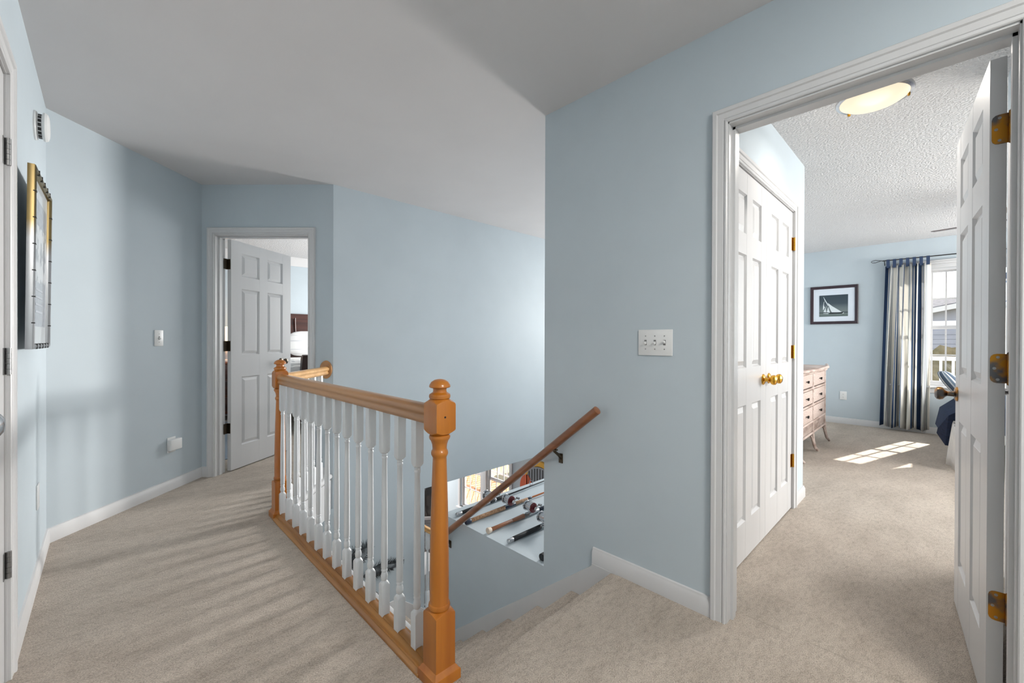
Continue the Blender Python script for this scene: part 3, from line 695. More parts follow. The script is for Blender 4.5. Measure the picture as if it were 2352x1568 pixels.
# ------------------------------------------------------------------ windows
def window(name, label, X, y0, y1, z0, z1, cols, rows, casing_w=.06, sgn=-1, dep=.10, meet=None):
    r = empty(name, (X, (y0 + y1) / 2, z0), 0, label, 'window', kind='structure'); I = Matrix.Translation((-X, -(y0 + y1) / 2, -z0))
    fw_ = .035
    m = MB()
    m.box(X + .02, X + dep, y0 - .03, y0, z0 - .03, z1 + .03); m.box(X + .02, X + dep, y1, y1 + .03, z0 - .03, z1 + .03)
    m.box(X + .02, X + dep, y0, y1, z1, z1 + .03); m.box(X + .02, X + dep, y0, y1, z0 - .03, z0)
    m.build('window_frame', M['white'], r, mx=I, smooth=False)
    zm = meet or (z0 + z1) / 2
    for (a_, b_, xo) in ((z0, zm, .045), (zm, z1, .070)):
        sm = MB(); st_ = .028
        sm.box(X + xo, X + xo + .025, y0, y0 + st_, a_, b_); sm.box(X + xo, X + xo + .025, y1 - st_, y1, a_, b_)
        sm.box(X + xo + .0008, X + xo + .0242, y0 + .001, y1 - .001, a_ + .0005, a_ + st_); sm.box(X + xo + .0008, X + xo + .0242, y0 + .001, y1 - .001, b_ - st_ * .6, b_ - .0005)
        sash = sm.build('sash', M['white'], r, mx=I, smooth=False)
        gy0, gy1, gz0, gz1 = y0 + st_, y1 - st_, a_ + st_, b_ - st_ * .6
        for k in range(1, cols):
            y = gy0 + (gy1 - gy0) * k / cols
            MB().box(X + xo + .004, X + xo + .021, y - .008, y + .008, gz0, gz1).build('muntin', M['white'], sash, mx=None, smooth=False, loc=None).matrix_local = I
        for k in range(1, rows):
            z = gz0 + (gz1 - gz0) * k / rows
            MB().box(X + xo + .005, X + xo + .020, gy0, gy1, z - .0075, z + .0075).build('muntin', M['white'], sash, smooth=False).matrix_local = I
        MB().box(X + xo + .011, X + xo + .014, gy0, gy1, gz0, gz1).build('pane', M['glass'], sash, smooth=False).matrix_local = I
    return r
window('window_1', 'white double hung bedroom window half behind the striped curtain', XB, WB0, WB1, .63, 2.03, 4, 2, meet=1.32)
window('window_2', 'second bedroom window hidden behind the open door', XB, VB0, VB1, .63, 2.03, 4, 2, meet=1.32)
window('window_3', 'left white window of the lower room', XE, LW[1][0], LW[1][1], -2.17, -.75, 3, 2, meet=-1.455)
window('window_4', 'right white window of the lower room beside the fish', XE, LW[0][0], LW[0][1], -2.17, -.75, 3, 2, meet=-1.455)
def winc(name, label, X, y0, y1, z0, z1, stool=True):
    m = MB()
    m.box(X - .018, X, y0 - .062, y0, z0, z1, .003); m.box(X - .018, X, y1, y1 + .062, z0, z1, .003)
    m.box(X - .020, X, y0 - .062, y1 + .062, z1, z1 + .05, .003); m.box(X - .030, X, y0 - .07, y1 + .07, z1 + .05, z1 + .078, .004); m.box(X - .040, X, y0 - .078, y1 + .078, z1 + .078, z1 + .098, .004)
    m.box(X - .06, X + .03, y0 - .08, y1 + .08, z0 - .022, z0, .004); m.box(X - .016, X, y0 - .06, y1 + .06, z0 - .09, z0 - .022, .003)
    return m
m = winc('', '', XB, VB0 - .03, WB1 + .03, .60, 2.06); m.box(XB - .016, XB + .03, VB1 + .03, WB0 - .03, .60, 2.06)
tag(m.build('trim_12', M['white']), 'white casing and stool around the bedroom windows', 'trim', kind='structure')
m = winc('', '', XE, 5.30, 6.74, -2.2, -.72); m.box(XE - .016, XE + .03, 5.95, 6.10, -2.2, -.72)
tag(m.build('trim_13', M['white']), 'white casing around the lower room windows', 'trim', kind='structure')
tag(MB().box(XB + .02, XB + .1, wy0, wy0 + .05, wz0, wz1).box(XB + .02, XB + .1, wy1 - .05, wy1, wz0, wz1).box(XB + .02, XB + .1, wy0, wy1, wz0, wz0 + .05).box(XB + .02, XB + .1, wy0, wy1, wz1 - .05, wz1).box(XB + .04, XB + .08, 2.44, 2.46, wz0, wz1).build('window_5', M['white'], smooth=False),
    'high foyer window frame beyond the stair wall corner', 'window', kind='structure')

# ------------------------------------------------------------------ curtains
def stripe_mat(name, stops, rough=.85, trans=.25):
    m = D.materials.new(name); m.use_nodes = True; t = m.node_tree; n = t.nodes; b = n['Principled BSDF']; b.inputs['Roughness'].default_value = rough
    uv = n.new('ShaderNodeUVMap'); uv.uv_map = 'cloth'; sx = n.new('ShaderNodeSeparateXYZ'); ma = n.new('ShaderNodeMath'); ma.operation = 'FRACT'; rp = n.new('ShaderNodeValToRGB')
    rp.color_ramp.interpolation = 'CONSTANT'
    t.links.new(uv.outputs[0], sx.inputs[0]); t.links.new(sx.outputs['X'], ma.inputs[0]); t.links.new(ma.outputs[0], rp.inputs['Fac'])
    e = rp.color_ramp.elements; e[0].position = 0; e[0].color = (*lin(*stops[0][1]), 1); e[1].position = stops[1][0]; e[1].color = (*lin(*stops[1][1]), 1)
    for p, c in stops[2:]:
        x = e.new(p); x.color = (*lin(*c), 1)
    t.links.new(rp.outputs['Color'], b.inputs['Base Color'])
    tl = n.new('ShaderNodeBsdfTranslucent'); t.links.new(rp.outputs['Color'], tl.inputs['Color'])
    mi = n.new('ShaderNodeMixShader'); mi.inputs[0].default_value = trans
    t.links.new(b.outputs[0], mi.inputs[1]); t.links.new(tl.outputs[0], mi.inputs[2]); t.links.new(mi.outputs[0], n['Material Output'].inputs[0])
    return m
CRM, NAVY, MID, GRY = (238, 236, 230), (52, 76, 112), (104, 130, 164), (176, 182, 186)
cloth = stripe_mat('striped_curtain_cloth', [(0, NAVY), (.11, CRM), (.14, MID), (.17, CRM), (.34, GRY), (.38, CRM), (.40, NAVY), (.415, CRM), (.43, GRY), (.47, CRM), (.64, MID), (.68, CRM), (.71, NAVY), (.78, CRM), (.81, MID), (.85, CRM)], trans=.42)
def sheet(name, m, parent, fn, nu, nv, uvs, I=None):
    b = bmesh.new(); V_ = [[b.verts.new(fn(i / nu, j / nv)) for i in range(nu + 1)] for j in range(nv + 1)]
    ly = b.loops.layers.uv.new('cloth')
    for j in range(nv):
        for i in range(nu):
            f_ = b.faces.new((V_[j][i], V_[j][i + 1], V_[j + 1][i + 1], V_[j + 1][i]))
            for lp, (a_, c_) in zip(f_.loops, ((i, j), (i + 1, j), (i + 1, j + 1), (i, j + 1))): lp[ly].uv = (a_ / nu * uvs, c_ / nv)
    if I is not None: bmesh.ops.transform(b, matrix=I, verts=b.verts)
    me = D.meshes.new(name); b.to_mesh(me); b.free(); me.shade_smooth(); me.materials.append(m)
    o = D.objects.new(name, me); COL.objects.link(o); o.parent = parent
    return o
XC = XB - .095
cu = empty('curtain', (XC, .3, 2.2), 0, 'blue and cream striped tab top curtain beside the bedroom window', 'curtain'); CI = Matrix.Translation((-XC, -.3, -2.2))
def cf(u, v):   # v 0 top..1 bottom ; u 0 at left (large Y)
    w0, w1 = .490 + .055 * v, .092
    y = w0 + (w1 - w0) * u
    am = .020 + .026 * v
    x = XC + am * math.sin(u * 2 * PI * 6.5 + 1.2 * math.sin(3 * v + u * 4)) + .012 * math.sin(u * 31 + v * 4)
    y += .012 * math.cos(u * 2 * PI * 6.5 + v)
    return (x, y, 2.125 - v * (2.08 - .02 * math.sin(u * 20)))
cs = sheet('drape', cloth, cu, cf, 120, 24, 2.6, CI)
so = cs.modifiers.new('thickness', 'SOLIDIFY'); so.thickness = .002
for k in range(7):
    u = .03 + k * .155; y = .488 + (.092 - .488) * u
    tabm = M['navy'] = M.get('navy') or mat('navy_cloth', lin(44, 62, 92), .85)
    m = MB(); rr = []
    for y_ in (y - .016, y + .016):
        rr.append([(XC - .012, y_, 2.10), (XC - .012, y_, 2.185), (XC - .008, y_, 2.205), (XC, y_, 2.211), (XC + .008, y_, 2.205), (XC + .012, y_, 2.185), (XC + .012, y_, 2.10), (XC + .010, y_, 2.10), (XC + .010, y_, 2.185), (XC, y_, 2.2085), (XC - .010, y_, 2.185), (XC - .010, y_, 2.10)])
    m.rings(rr); m.build('tab', tabm, cu, mx=CI)
cu2 = empty('curtain', (XC, -.9, 2.2), 0, 'striped curtain tied aside at the hidden second window', 'curtain'); CI2 = Matrix.Translation((-XC, .9, -2.2))
def cf2(u, v):
    e0 = min(-.636 + 1.0 * v, -.335)
    y = e0 + (-1.1 - e0) * u
    return (XC + .02 * math.sin(u * 30), y, 2.18 - v * 2.1)
sheet('drape', cloth, cu2, cf2, 60, 16, 2, CI2)
cr_ = empty('curtain_rod', (XC, 0, 2.2), 0, 'thin black curtain rod with wire loop finial', 'curtain rod'); RI2 = Matrix.Translation((-XC, 0, -2.2))
MB().tube([(XC, .53, 2.2), (XC, -1.3, 2.2)], .0065, 12).build('rod', M['black'], cr_, mx=RI2)
MB().tube([(XC, .53, 2.2), (XC, .56, 2.208), (XC, .60, 2.218), (XC, .635, 2.210), (XC, .645, 2.198), (XC, .63, 2.188), (XC, .60, 2.186), (XC, .565, 2.196), (XC, .54, 2.206), (XC, .53, 2.2)], .0035, 8).build('finial', M['black'], cr_, mx=RI2)
MB().tube([(XC, .515, 2.2), (XC + .04, .515, 2.19), (XB, .515, 2.15)], .004, 8).build('bracket', M['black'], cr_, mx=RI2)

# ------------------------------------------------------------------ ceiling light of bedroom
clc = (2.752, .238)
cl = empty('ceiling_light', (clc[0], clc[1], H), 0, 'round flush ceiling light with glowing cream glass and nickel ring', 'ceiling light')
MB().lathe([(.110, 0), (.110, -.055), (.107, -.055), (.107, 0)], n=40).build('canopy', M['plate'], cl)
MB().lathe([(.138, -.058), (.150, -.060), (.152, -.068), (.150, -.076), (.136, -.079), (.134, -.072)], n=48).build('ring', M['chrome'], cl)
gm = mat('glowing_glass', lin(120, 112, 98), .4, emit=(1, .82, .60), es=.36)
MB().lathe([(0, -.045), (.130, -.050), (.137, -.062), (.134, -.080), (.115, -.093), (.070, -.103), (0, -.107)], n=48).build('diffuser', gm, cl)
for k in range(3):
    a_ = k * 2 * PI / 3 + .9
    MB().box(.132, .140, -.006, .006, -.092, -.056, .001, mx=Matrix.Rotation(a_, 4, 'Z')).build('clip', M['brass'], cl)
    MB().box(.1375, .1405, -.002, .002, -.06, 0, mx=Matrix.Rotation(a_ + .1, 4, 'Z')).build('post', M['chrome'], cl)
lamp('ceiling_light_glow', 'POINT', (clc[0], clc[1], H - .17), (clc[0], clc[1], 0), .6, color=(1, .93, .85), shadow_soft_size=.13)
lamp('ceiling_light_beam', 'AREA', (clc[0], clc[1], H - .115), (clc[0], clc[1], 0), 2.0, (.24, .24), (1, .94, .87))

# unseen fixture added behind the viewer to go with the hall fill lamp
hl = empty('added_hall_fixture', (.75, -1.05, H), 0, 'unseen flush fixture added behind the viewer for the hall fill', 'ceiling light')
MB().lathe([(.13, 0), (.15, -.02), (.14, -.05), (.08, -.07), (0, -.075)], n=32).build('shade', mat('hall_glass', (.9, .88, .82), .3), hl)

# ------------------------------------------------------------------ ceiling fan
fan = empty('ceiling_fan', (5.50, -.60, H), 0, 'ceiling fan with thin blade showing past the open door', 'ceiling fan')
MB().lathe([(.06, 0), (.07, -.03), (.02, -.05), (.012, -.06), (.012, -.16), (.05, -.17), (.09, -.19), (.095, -.25), (.06, -.29), (0, -.30)], n=28).build('motor', M['plate'], fan)
fa = math.atan2(.66, .14)
for k in range(5):
    MB().box(.10, .675, -.055, .055, -.245, -.240, .001, mx=Matrix.Rotation(fa + 2 * PI * k / 5, 4, 'Z') @ Matrix.Rotation(-.10, 4, 'X')).build('blade', M['walnut'], fan, smooth=False)

# ------------------------------------------------------------------ wicker dresser
M['wicker'] = noisy(mat('whitewashed_wicker', lin(190, 176, 168), .7), lin(158, 138, 130), 55, .35, .65, stretch=(1, 1, 1.6), bump=.5, bscale=90, bdist=.004)
M['rattan'] = noisy(mat('whitewashed_rattan', lin(192, 176, 168), .6), lin(148, 128, 118), 20, stretch=(.3, .3, 1))
dr = empty('dresser', (5.21, 1.18, 0), 0, 'whitewashed wicker dresser with dark bow knobs', 'dresser'); DI = Matrix.Translation((-5.21, -1.18, 0))
dx0, dx1, dy0, dy1 = 4.57, 5.85, .915, 1.42
MB().box(dx0, dx1, dy0 + .012, dy1, .20, .83, .004).build('body', M['wicker'], dr, mx=DI)
dtp = MB().sweep([(0, .832), (.012, .832), (.030, .850), (.034, .862), (.028, .872), (.018, .876), (0, .876)], [(dx0, dy1), (dx0, dy0 - .0), (dx1, dy0 - .0), (dx1, dy1)], -1)
dtp.box(dx0, dx1, dy0, dy1, .832, .8755)
dtp.build('top', M['rattan'], dr, mx=DI)
m = MB().tube([(dx0 - .05, dy0 - .035, .868), (dx0 + .1, dy0 - .045, .862), ((dx0 + dx1) / 2, dy0 - .05, .858), (dx1 - .1, dy0 - .045, .864), (dx1 + .06, dy0 - .01, .878)], .016, 10)
m.tube([(dx0 - .02, dy0 - .012, .832), (dx1 + .02, dy0 - .012, .832)], .014, 10)
m.build('top_rail', M['rattan'], dr, mx=DI)
mid_ = (dx0 + dx1) / 2
for ci, (xa, xb) in enumerate(((dx0 + .03, mid_ - .02), (mid_ + .02, dx1 - .03))):
    for za, zb in ((.685, .815), (.515, .650), (.340, .480)):
        dw = MB().box(xa, xb, dy0 - .008, dy0 + .012, za, zb, .004).build('drawer', M['wicker'], dr, mx=DI)
        xc, zc = (xa + xb) / 2, (za + zb) / 2
        k = MB(); k.lathe([(.008, 0), (.006, .008), (.006, .014)], n=10)
        k = MB().prism([(-.016, -.012), (-.004, -.004), (.004, -.004), (.016, -.012), (.016, .012), (.004, .004), (-.004, .004), (-.016, .012)], 0, .012)
        k.box(-.004, .004, -.004, .004, -.012, 0)
        ko = k.build('knob', M['black'], dw, smooth=False, mx=DI @ Matrix.Translation((xc, dy0 - .020, zc)) @ Matrix.Rotation(PI / 2, 4, 'X'))
    # slatted skirt
    for i in range(30):
        x = xa + (xb - xa) * (i + .5) / 30
        MB().box(x - .006, x + .006, dy0 - .004, dy0 + .012, .225, .318).build('slat', M['rattan'], dr, mx=DI, smooth=False)
MB().box(dx0 + .01, dx1 - .01, dy0 + .010, dy0 + .014, .2, .83).build('shadow_board', mat('dark_wicker_recess', lin(84, 68, 60), .9), dr, mx=DI, smooth=False)
m = MB()
for z in (.828, .667, .498, .328, .212): m.tube([(dx0, dy0 - .006, z), (dx1, dy0 - .006, z)], .011, 8)
m.build('cross_rail', M['rattan'], dr, mx=DI)
for x in (dx0, mid_, dx1):
    MB().tube([(x, dy0, .2), (x, dy0, .83)], .014, 8).build('upright', M['rattan'], dr, mx=DI)
    leg = MB().tube([(x, dy0, .24), (x + .02, dy0 - .005, .13), (x + .06, dy0 - .015, .05), (x + .12, dy0 - .03, .010)], [.016, .016, .015, .013], 10).build('leg', M['rattan'], dr, mx=DI)
    MB().tube([(x - .07, dy0, .19), (x - .02, dy0 - .004, .15), (x + .02, dy0 - .01, .09), (x + .05, dy0 - .02, .035)], .010, 8).build('brace', M['rattan'], leg, mx=DI)
for x in (dx0 + .02, dx1 - .02):
    MB().tube([(x, dy1 - .03, .24), (x, dy1 - .03, .0)], .016, 8).build('leg', M['rattan'], dr, mx=DI)

# ------------------------------------------------------------------ bed in bedroom
M['navyq'] = noisy(mat('navy_quilt', lin(28, 46, 78), .8), lin(20, 36, 64), 30, stretch=(4, 1, 1), bump=.4, bscale=60, bdist=.01)
M['linen'] = noisy(mat('white_linen', lin(232, 230, 226), .85), lin(214, 212, 210), 5, bump=.3, bscale=12, bdist=.02)
bd = empty('bed', (6.3, -.85, 0), 0, 'bed with navy quilt corner showing past the open door', 'bed'); BI = Matrix.Translation((-6.3, .85, 0))
MB().box(5.35, 7.2, -1.6, -.16, .28, .57, .05).build('mattress', M['linen'], bd, mx=BI)
def qf(u, v):
    s_ = u
    return (5.33 + 1.6 * u, -.12 - 1.4 * (1 - v) if v < .5 else -.12, .72)
m = MB(); m.box(5.33, 6.6, -1.62, -.125, .36, .605, .04); m.build('quilt', M['navyq'], bd, mx=BI)
m = MB()
m.rings([[(5.70, -.124, .50), (5.95, -.124, .62), (6.2, -.124, .50), (5.95, -.124, .12)], [(5.72, -.06, .45), (5.93, .0, .50), (6.15, -.05, .42), (5.92, -.04, .13)], [(5.86, .01, .30), (5.93, .03, .33), (6.0, .01, .30), (5.93, .02, .24)]])
m.build('quilt_corner', M['navyq'], bd, mx=BI)
def sk(u, v): return (5.36 + 1.8 * u, -.10 + .012 * math.sin(u * 60) + .05 * v * max(0, math.sin(u * 9)), .40 - .385 * v)
so = sheet('bed_skirt', M['linen'], bd, sk, 120, 4, 1, BI).modifiers.new('thickness', 'SOLIDIFY'); so.thickness = .004
plaid = stripe_mat('plaid_cloth', [(0, (70, 86, 104)), (.3, (180, 188, 194)), (.45, (96, 112, 128)), (.7, (214, 216, 216)), (.85, (60, 76, 96))], trans=0)
pl_ = empty('plaid_pillow', (6.1, -.2, .74), 0, 'blue grey plaid throw pillow on the bed behind door', 'pillow')
def pf(u, v):
    a_, b_ = u * 2 * PI, (v - .5) * PI
    cx_ = math.cos(b_); r1 = abs(cx_) ** .6
    return (.24 * r1 * math.copysign(abs(math.cos(a_)) ** .6, math.cos(a_)), .09 * r1 * math.sin(a_) + .10 * math.sin(b_), .20 * math.sin(b_) + .16)
pp = sheet('pillow_cover', plaid, pl_, pf, 36, 18, 5); pl_.location = (5.97, -.10, .632); pl_.scale = (.75, .8, .62)

# ------------------------------------------------------------------ far bedroom
crn = MB()
crn.sweep([(0, 2.365), (.012, 2.365), (.020, 2.380), (.055, 2.44), (.075, 2.465), (.082, 2.50), (0, 2.50)], [(.3, 4.8), (.3, 7.5), (4.0, 7.5)], -1)
tag(crn.build('trim_14', M['white']), 'white crown moulding in the far bedroom', 'trim', kind='structure')
tray = MB().box(.9, 3.4, 4.7, 6.7, 2.47, 2.499)
fb = empty('sleigh_bed', (2.4, 6.4, 0), 0, 'dark mahogany sleigh bed with white striped pillows', 'bed'); FI = Matrix.Translation((-2.4, -6.4, 0))
bx0, bx1 = 1.55, 3.25
m = MB(); pr = [(7.43, .2), (7.43, 1.30), (7.46, 1.50), (7.48, 1.56), (7.45, 1.57), (7.40, 1.48), (7.38, 1.30), (7.38, .2)]
m.rings([[(x, a_, b_) for a_, b_ in pr] for x in (bx0, bx1)]); m.build('headboard', M['walnut'], fb, mx=FI, smooth=False)
m = MB(); m.tube([(bx0 + .30 + .3 * math.cos(a_ * PI / 16) * -1 if False else bx0 + .28 * (1 - math.sin(a_ * PI / 20)) + .06, 7.372, .7 + .78 * math.sin(a_ * PI / 20)) for a_ in range(11)], .012, 8)
m.tube([(2.22 + .10 * (1 - math.cos(a_ * PI / 20)) , 7.372, 1.50 - .62 * math.sin(a_ * PI / 20)) for a_ in range(11)], .012, 8)
m.build('headboard_moulding', M['walnut'], fb, mx=FI)
m = MB(); pr = [(5.40, .15), (5.40, .75), (5.36, .92), (5.34, .955), (5.37, .965), (5.43, .92), (5.46, .75), (5.46, .15)]
m.rings([[(x, a_, b_) for a_, b_ in pr] for x in (1.70, bx1)])
m.build('footboard', M['walnut_d'], fb, mx=FI, smooth=False)
MB().box(bx0 + .04, bx1 - .04, 5.48, 7.36, .30, .84, .07).build('mattress', M['linen'], fb, mx=FI)
MB().box(1.575, 1.615, 5.46, 7.4, .22, .42, .01).build('side_rail', M['walnut_d'], fb, mx=FI)
MB().box(1.46, 2.5, 5.52, 6.9, .40, .875, .06).build('bedspread', noisy(mat('patterned_bedspread', lin(232, 232, 230), .85), lin(120, 130, 140), 6, .60, .66), fb, mx=FI)
M['pstripe'] = stripe_mat('white_striped_pillow_cloth', [(0, (236, 236, 236)), (.75, (206, 208, 212)), (.86, (236, 236, 236))], trans=0)
def pillow(loc, label, w=.34, hh=.20, rz=0, wr=0):
    r = empty('pillow', loc, rz, label, 'pillow', 'white pillows on the far bed')
    def g(u, v):
        a_, b_ = u * 2 * PI, (v - .5) * PI
        c_ = abs(math.cos(b_)) ** .55
        x = w * c_ * math.copysign(abs(math.cos(a_)) ** .55, math.cos(a_)); y = .085 * abs(math.cos(b_)) * math.sin(a_) * (1 - .5 * abs(x / w) ** 3)
        return (x + wr * .012 * math.sin(9 * v + 5 * u), y + wr * .02 * math.sin(x * 40 + v * 11), hh * math.copysign(abs(math.sin(b_)) ** .7, math.sin(b_)) + hh)
    o = sheet('pillow_cover', M['pstripe'], r, g, 32, 18, 1)
    # stripes run along the pillow: swap uv
    for l in o.data.uv_layers['cloth'].data: l.uv = (l.uv[1] * 7, l.uv[0])
    return r
pillow((2.36, 7.12, .88), 'plump white striped pillow against the dark headboard')
pillow((1.78, 7.02, .88), 'crumpled white pillow nearest the door leaf on the far bed', .27, .18, .25, 1)
ns_ = empty('nightstand', (1.17, 7.2, 0), 0, 'red brown nightstand seen through the far door gap', 'nightstand')
MB().box(-.30, .25, -.22, .24, .10, .80, .006).build('cabinet', M['redwood'], ns_)
MB().box(-.32, .27, -.24, .25, .80, .83, .006).build('top', M['redwood'], ns_)
for z in (.14, .37, .59):
    dw = MB().box(-.26, .21, -.235, -.215, z, z + .19, .004).build('drawer', M['walnut'], ns_)
    MB().lathe([(.014, 0), (.010, .015), (0, .018)], n=12).build('knob', M['brass'], dw, mx=Matrix.Translation((-.02, -.235, z + .095)) @ Matrix.Rotation(PI / 2, 4, 'X'))
for x in (-.27, .22):
    for y in (-.19, .21): MB().box(x - .02, x + .02, y - .02, y + .02, 0, .1).build('leg', M['redwood'], ns_, smooth=False)
tl = empty('table_lamp', (1.25, 7.2, .83), 0, 'small table lamp with glowing shade through the gap', 'lamp')
MB().lathe([(.07, 0), (.07, .015), (.03, .03), (.05, .09), (.055, .14), (.02, .22), (.01, .25)], n=24).build('base', M['plate'], tl)
MB().lathe([(.15, .26), (.11, .50), (.107, .50), (.147, .26)], n=32).build('shade', mat('lampshade', lin(240, 216, 176), .8, emit=(1, .68, .36), es=.9), tl)
rug = MB().box(.35, 1.35, 4.75, 6.9, 0, .008).build('rug', mat('blue_grey_rug', lin(128, 140, 152), .95), None, smooth=False)
tag(rug, 'blue grey rug in the far bedroom behind the door leaf', 'rug')

# ------------------------------------------------------------------ fishing rods on the ledge
M['foam'] = mat('black_foam_grip', lin(26, 28, 32), .6); M['cork'] = noisy(mat('cork_grip', lin(186, 150, 118), .8), lin(140, 106, 80), 70)
M['gwood'] = wood('turned_wood_grip', lin(158, 104, 70), lin(126, 76, 48), 0); M['grcork'] = noisy(mat('grey_cork', lin(140, 134, 128), .8), lin(90, 86, 84), 80)
M['orange'] = mat('orange_blank', lin(196, 112, 56), .3); M['blank'] = mat('black_rod_blank', lin(30, 32, 38), .3); M['red'] = mat('dark_red_enamel', lin(96, 26, 32), .25)
M['bluetape'] = mat('dark_blue_wrap', lin(26, 38, 60), .4); M['cream'] = mat('cream_cap', lin(214, 200, 184), .5)
ZL = -.153
def rod(label, x, y, ang, segs, reel=None, rx=0, guides=(), sc_=1):
    r = empty('fishing_rod', (x, y, ZL), ang, label, 'fishing rod')
    px = 0
    for nm, ln, r0, r1, mt in segs:
        MB().lathe([(r0 * .86, px), (r0, px + .003), ((r0 + r1) / 2, px + ln / 2), (r1, px + ln - .003), (r1 * .86, px + ln)], (0, 0, .019), 16, 'x').build(nm, M[mt], r)
        px += ln
    for g in guides:
        m = MB(); n_ = 16
        m.tube([(g, .020 * math.cos(2 * PI * k / n_), .048 + .020 * math.sin(2 * PI * k / n_)) for k in range(n_ + 1)], .0022, 6)
        m.tube([(g - .03, 0, .024), (g, .0, .030)], .002, 6); m.tube([(g + .03, 0, .024), (g, .0, .030)], .002, 6)
        m.build('guide', M['chrome'], r)
    if reel:
        col, dark = reel
        rl = empty('reel', (rx, 0, .030), 0, parent=r)
        MB().box(-.045, .045, -.008, .008, -.003, .004, .002).build('foot', M['chrome'], rl)
        # spool axis across the rod (local y)
        MB().lathe([(.020, -.030), (.026, -.028), (.026, .028), (.020, .030)], (0, 0, .040), 20, 'y').build('spool', M['chrome'], rl)
        for s_ in (-1, 1):
            MB().lathe([(.0, s_ * .030), (.034, s_ * .030), (.037, s_ * .033), (.035, s_ * .040), (.020, s_ * .046), (0, s_ * .047)], (0, 0, .040), 28, 'y').build('side_plate', M[col] if s_ < 0 else M['chrome'], rl)
        m = MB()
        for a_ in (0, 1, 2, 3, 4):
            t_ = a_ * 2 * PI / 5; m.tube([(.033 * math.cos(t_), -.030, .040 + .033 * math.sin(t_)), (.033 * math.cos(t_), .030, .040 + .033 * math.sin(t_))], .003, 6)
        m.build('pillar', M['chrome'], rl)
        m = MB(); m.tube([(0, -.046, .040), (0, -.060, .040)], .007, 10); m.tube([(-.010, -.057, .030), (.035, -.057, .062)], .005, 8); m.tube([(.035, -.056, .062), (.035, -.082, .062)], [.007, .009], 10)
        m.lathe([(.012, -.056), (.010, -.062), (0, -.063)], (0, 0, .040), 8, 'y')
        m.build('crank', M['chrome'], rl)
    return r
rod('black gripped rod with dark reel nearest the lower windows', 1.845, 2.475, .04, [('butt_cap', .05, .015, .014, 'chrome'), ('grip', .25, .013, .015, 'foam'), ('reel_seat', .035, .014, .014, 'chrome'), ('grip', .05, .013, .013, 'foam'), ('ring', .02, .015, .015, 'chrome'), ('fore_grip', .11, .013, .016, 'foam'), ('blank', .95, .007, .003, 'blank')], ('blank', 1), .33, (.84, 1.1))
rod('cork gripped rod with red and silver reel', 1.815, 2.324, .0, [('butt_cap', .045, .017, .017, 'bluetape'), ('grip', .33, .014, .016, 'cork'), ('reel_seat', .115, .014, .014, 'bluetape'), ('fore_grip', .14, .014, .012, 'cork'), ('wrap', .05, .010, .009, 'bluetape'), ('blank', .9, .007, .003, 'orange')], ('red', 0), .415)
rod('bare wooden gripped rod with cream butt and silver reel', 1.840, 2.118, .0, [('butt_cap', .03, .021, .018, 'cream'), ('grip', .20, .014, .013, 'gwood'), ('grip_swell', .12, .013, .017, 'gwood'), ('reel_seat', .05, .013, .013, 'grcork'), ('seat_hood', .11, .014, .014, 'chrome'), ('fore_grip', .16, .014, .013, 'bluetape'), ('blank', .8, .007, .003, 'blank')], ('red', 0), .415)
rod('black gripped rod with silver butt and silver reel', 1.838, 1.918, -.01, [('butt_cap', .045, .015, .015, 'chrome'), ('grip', .13, .016, .016, 'foam'), ('ring', .003, .0165, .0165, 'blank'), ('grip', .13, .016, .016, 'foam'), ('reel_seat', .12, .013, .013, 'chrome'), ('fore_grip', .15, .015, .013, 'foam'), ('blank', .8, .007, .003, 'blank')], ('blank', 0), .345)
rod('grey cork rod with black cap nearest the wall corner', 1.845, 1.640, -.0, [('butt_cap', .035, .021, .021, 'foam'), ('grip', .25, .020, .018, 'grcork'), ('reel_seat', .12, .014, .014, 'chrome'), ('blank', .9, .008, .003, 'blank')], ('blank', 0), .45)

# ------------------------------------------------------------------ lower room things
fish = empty('fish_plaque', (XE - .03, 4.65, -1.05), 0, 'colourful carved fish hanging beside the lower windows', 'wall decoration')
def relief(nm, poly, x0, x1, mt, par=fish):
    m = MB(); a_ = [m.b.verts.new((x0, y, z)) for y, z in poly]; c_ = [m.b.verts.new((x1, y, z)) for y, z in poly]; n_ = len(poly)
    m.b.faces.new(a_); m.b.faces.new(c_)
    for i in range(n_): m.b.faces.new((a_[i], a_[(i + 1) % n_], c_[(i + 1) % n_], c_[i]))
    return m.build(nm, mt, par, smooth=False)
gyl = mat('grey_fish_paint', lin(150, 154, 160), .5); yel = mat('yellow_fish_paint', lin(226, 168, 40), .5); red_ = mat('orange_fish_paint', lin(214, 96, 56), .5)
ell = lambda cy, cz, ry, rz_, a0=0, a1=2 * PI, n=28: [(cy + ry * math.cos(a0 + (a1 - a0) * i / n), cz + rz_ * math.sin(a0 + (a1 - a0) * i / n)) for i in range(n + (0 if abs(a1 - a0 - 2 * PI) < .01 else 1))]
body = relief('body', ell(-.10, -.16, .33, .28), -.020, .028, gyl)
for k in range(9):
    y = .14 - .06 * k; hh = .28 * math.sqrt(max(.02, 1 - ((y + .10) / .33) ** 2)) * .9
    MB().box(-.026, -.018, y - .005, y + .005, -.16 - hh, -.16 + hh, mx=None).build('stripe', M['black'], body, smooth=False)
relief('dorsal_fin', ell(-.10, -.12, .34, .33, .15, PI * .86) + [p for p in reversed(ell(-.10, -.14, .30, .27, .15, PI * .86))], -.024, .026, yel)
relief('head', ell(.20, -.28, .13, .22, PI * .5, PI * 1.5) + ell(.18, -.28, .17, .22, -PI * .5, PI * .5), -.026, .027, red_)
relief('tail_fin', [(-.40, -.16), (-.62, .02), (-.56, -.16), (-.62, -.34)], -.02, .026, yel)
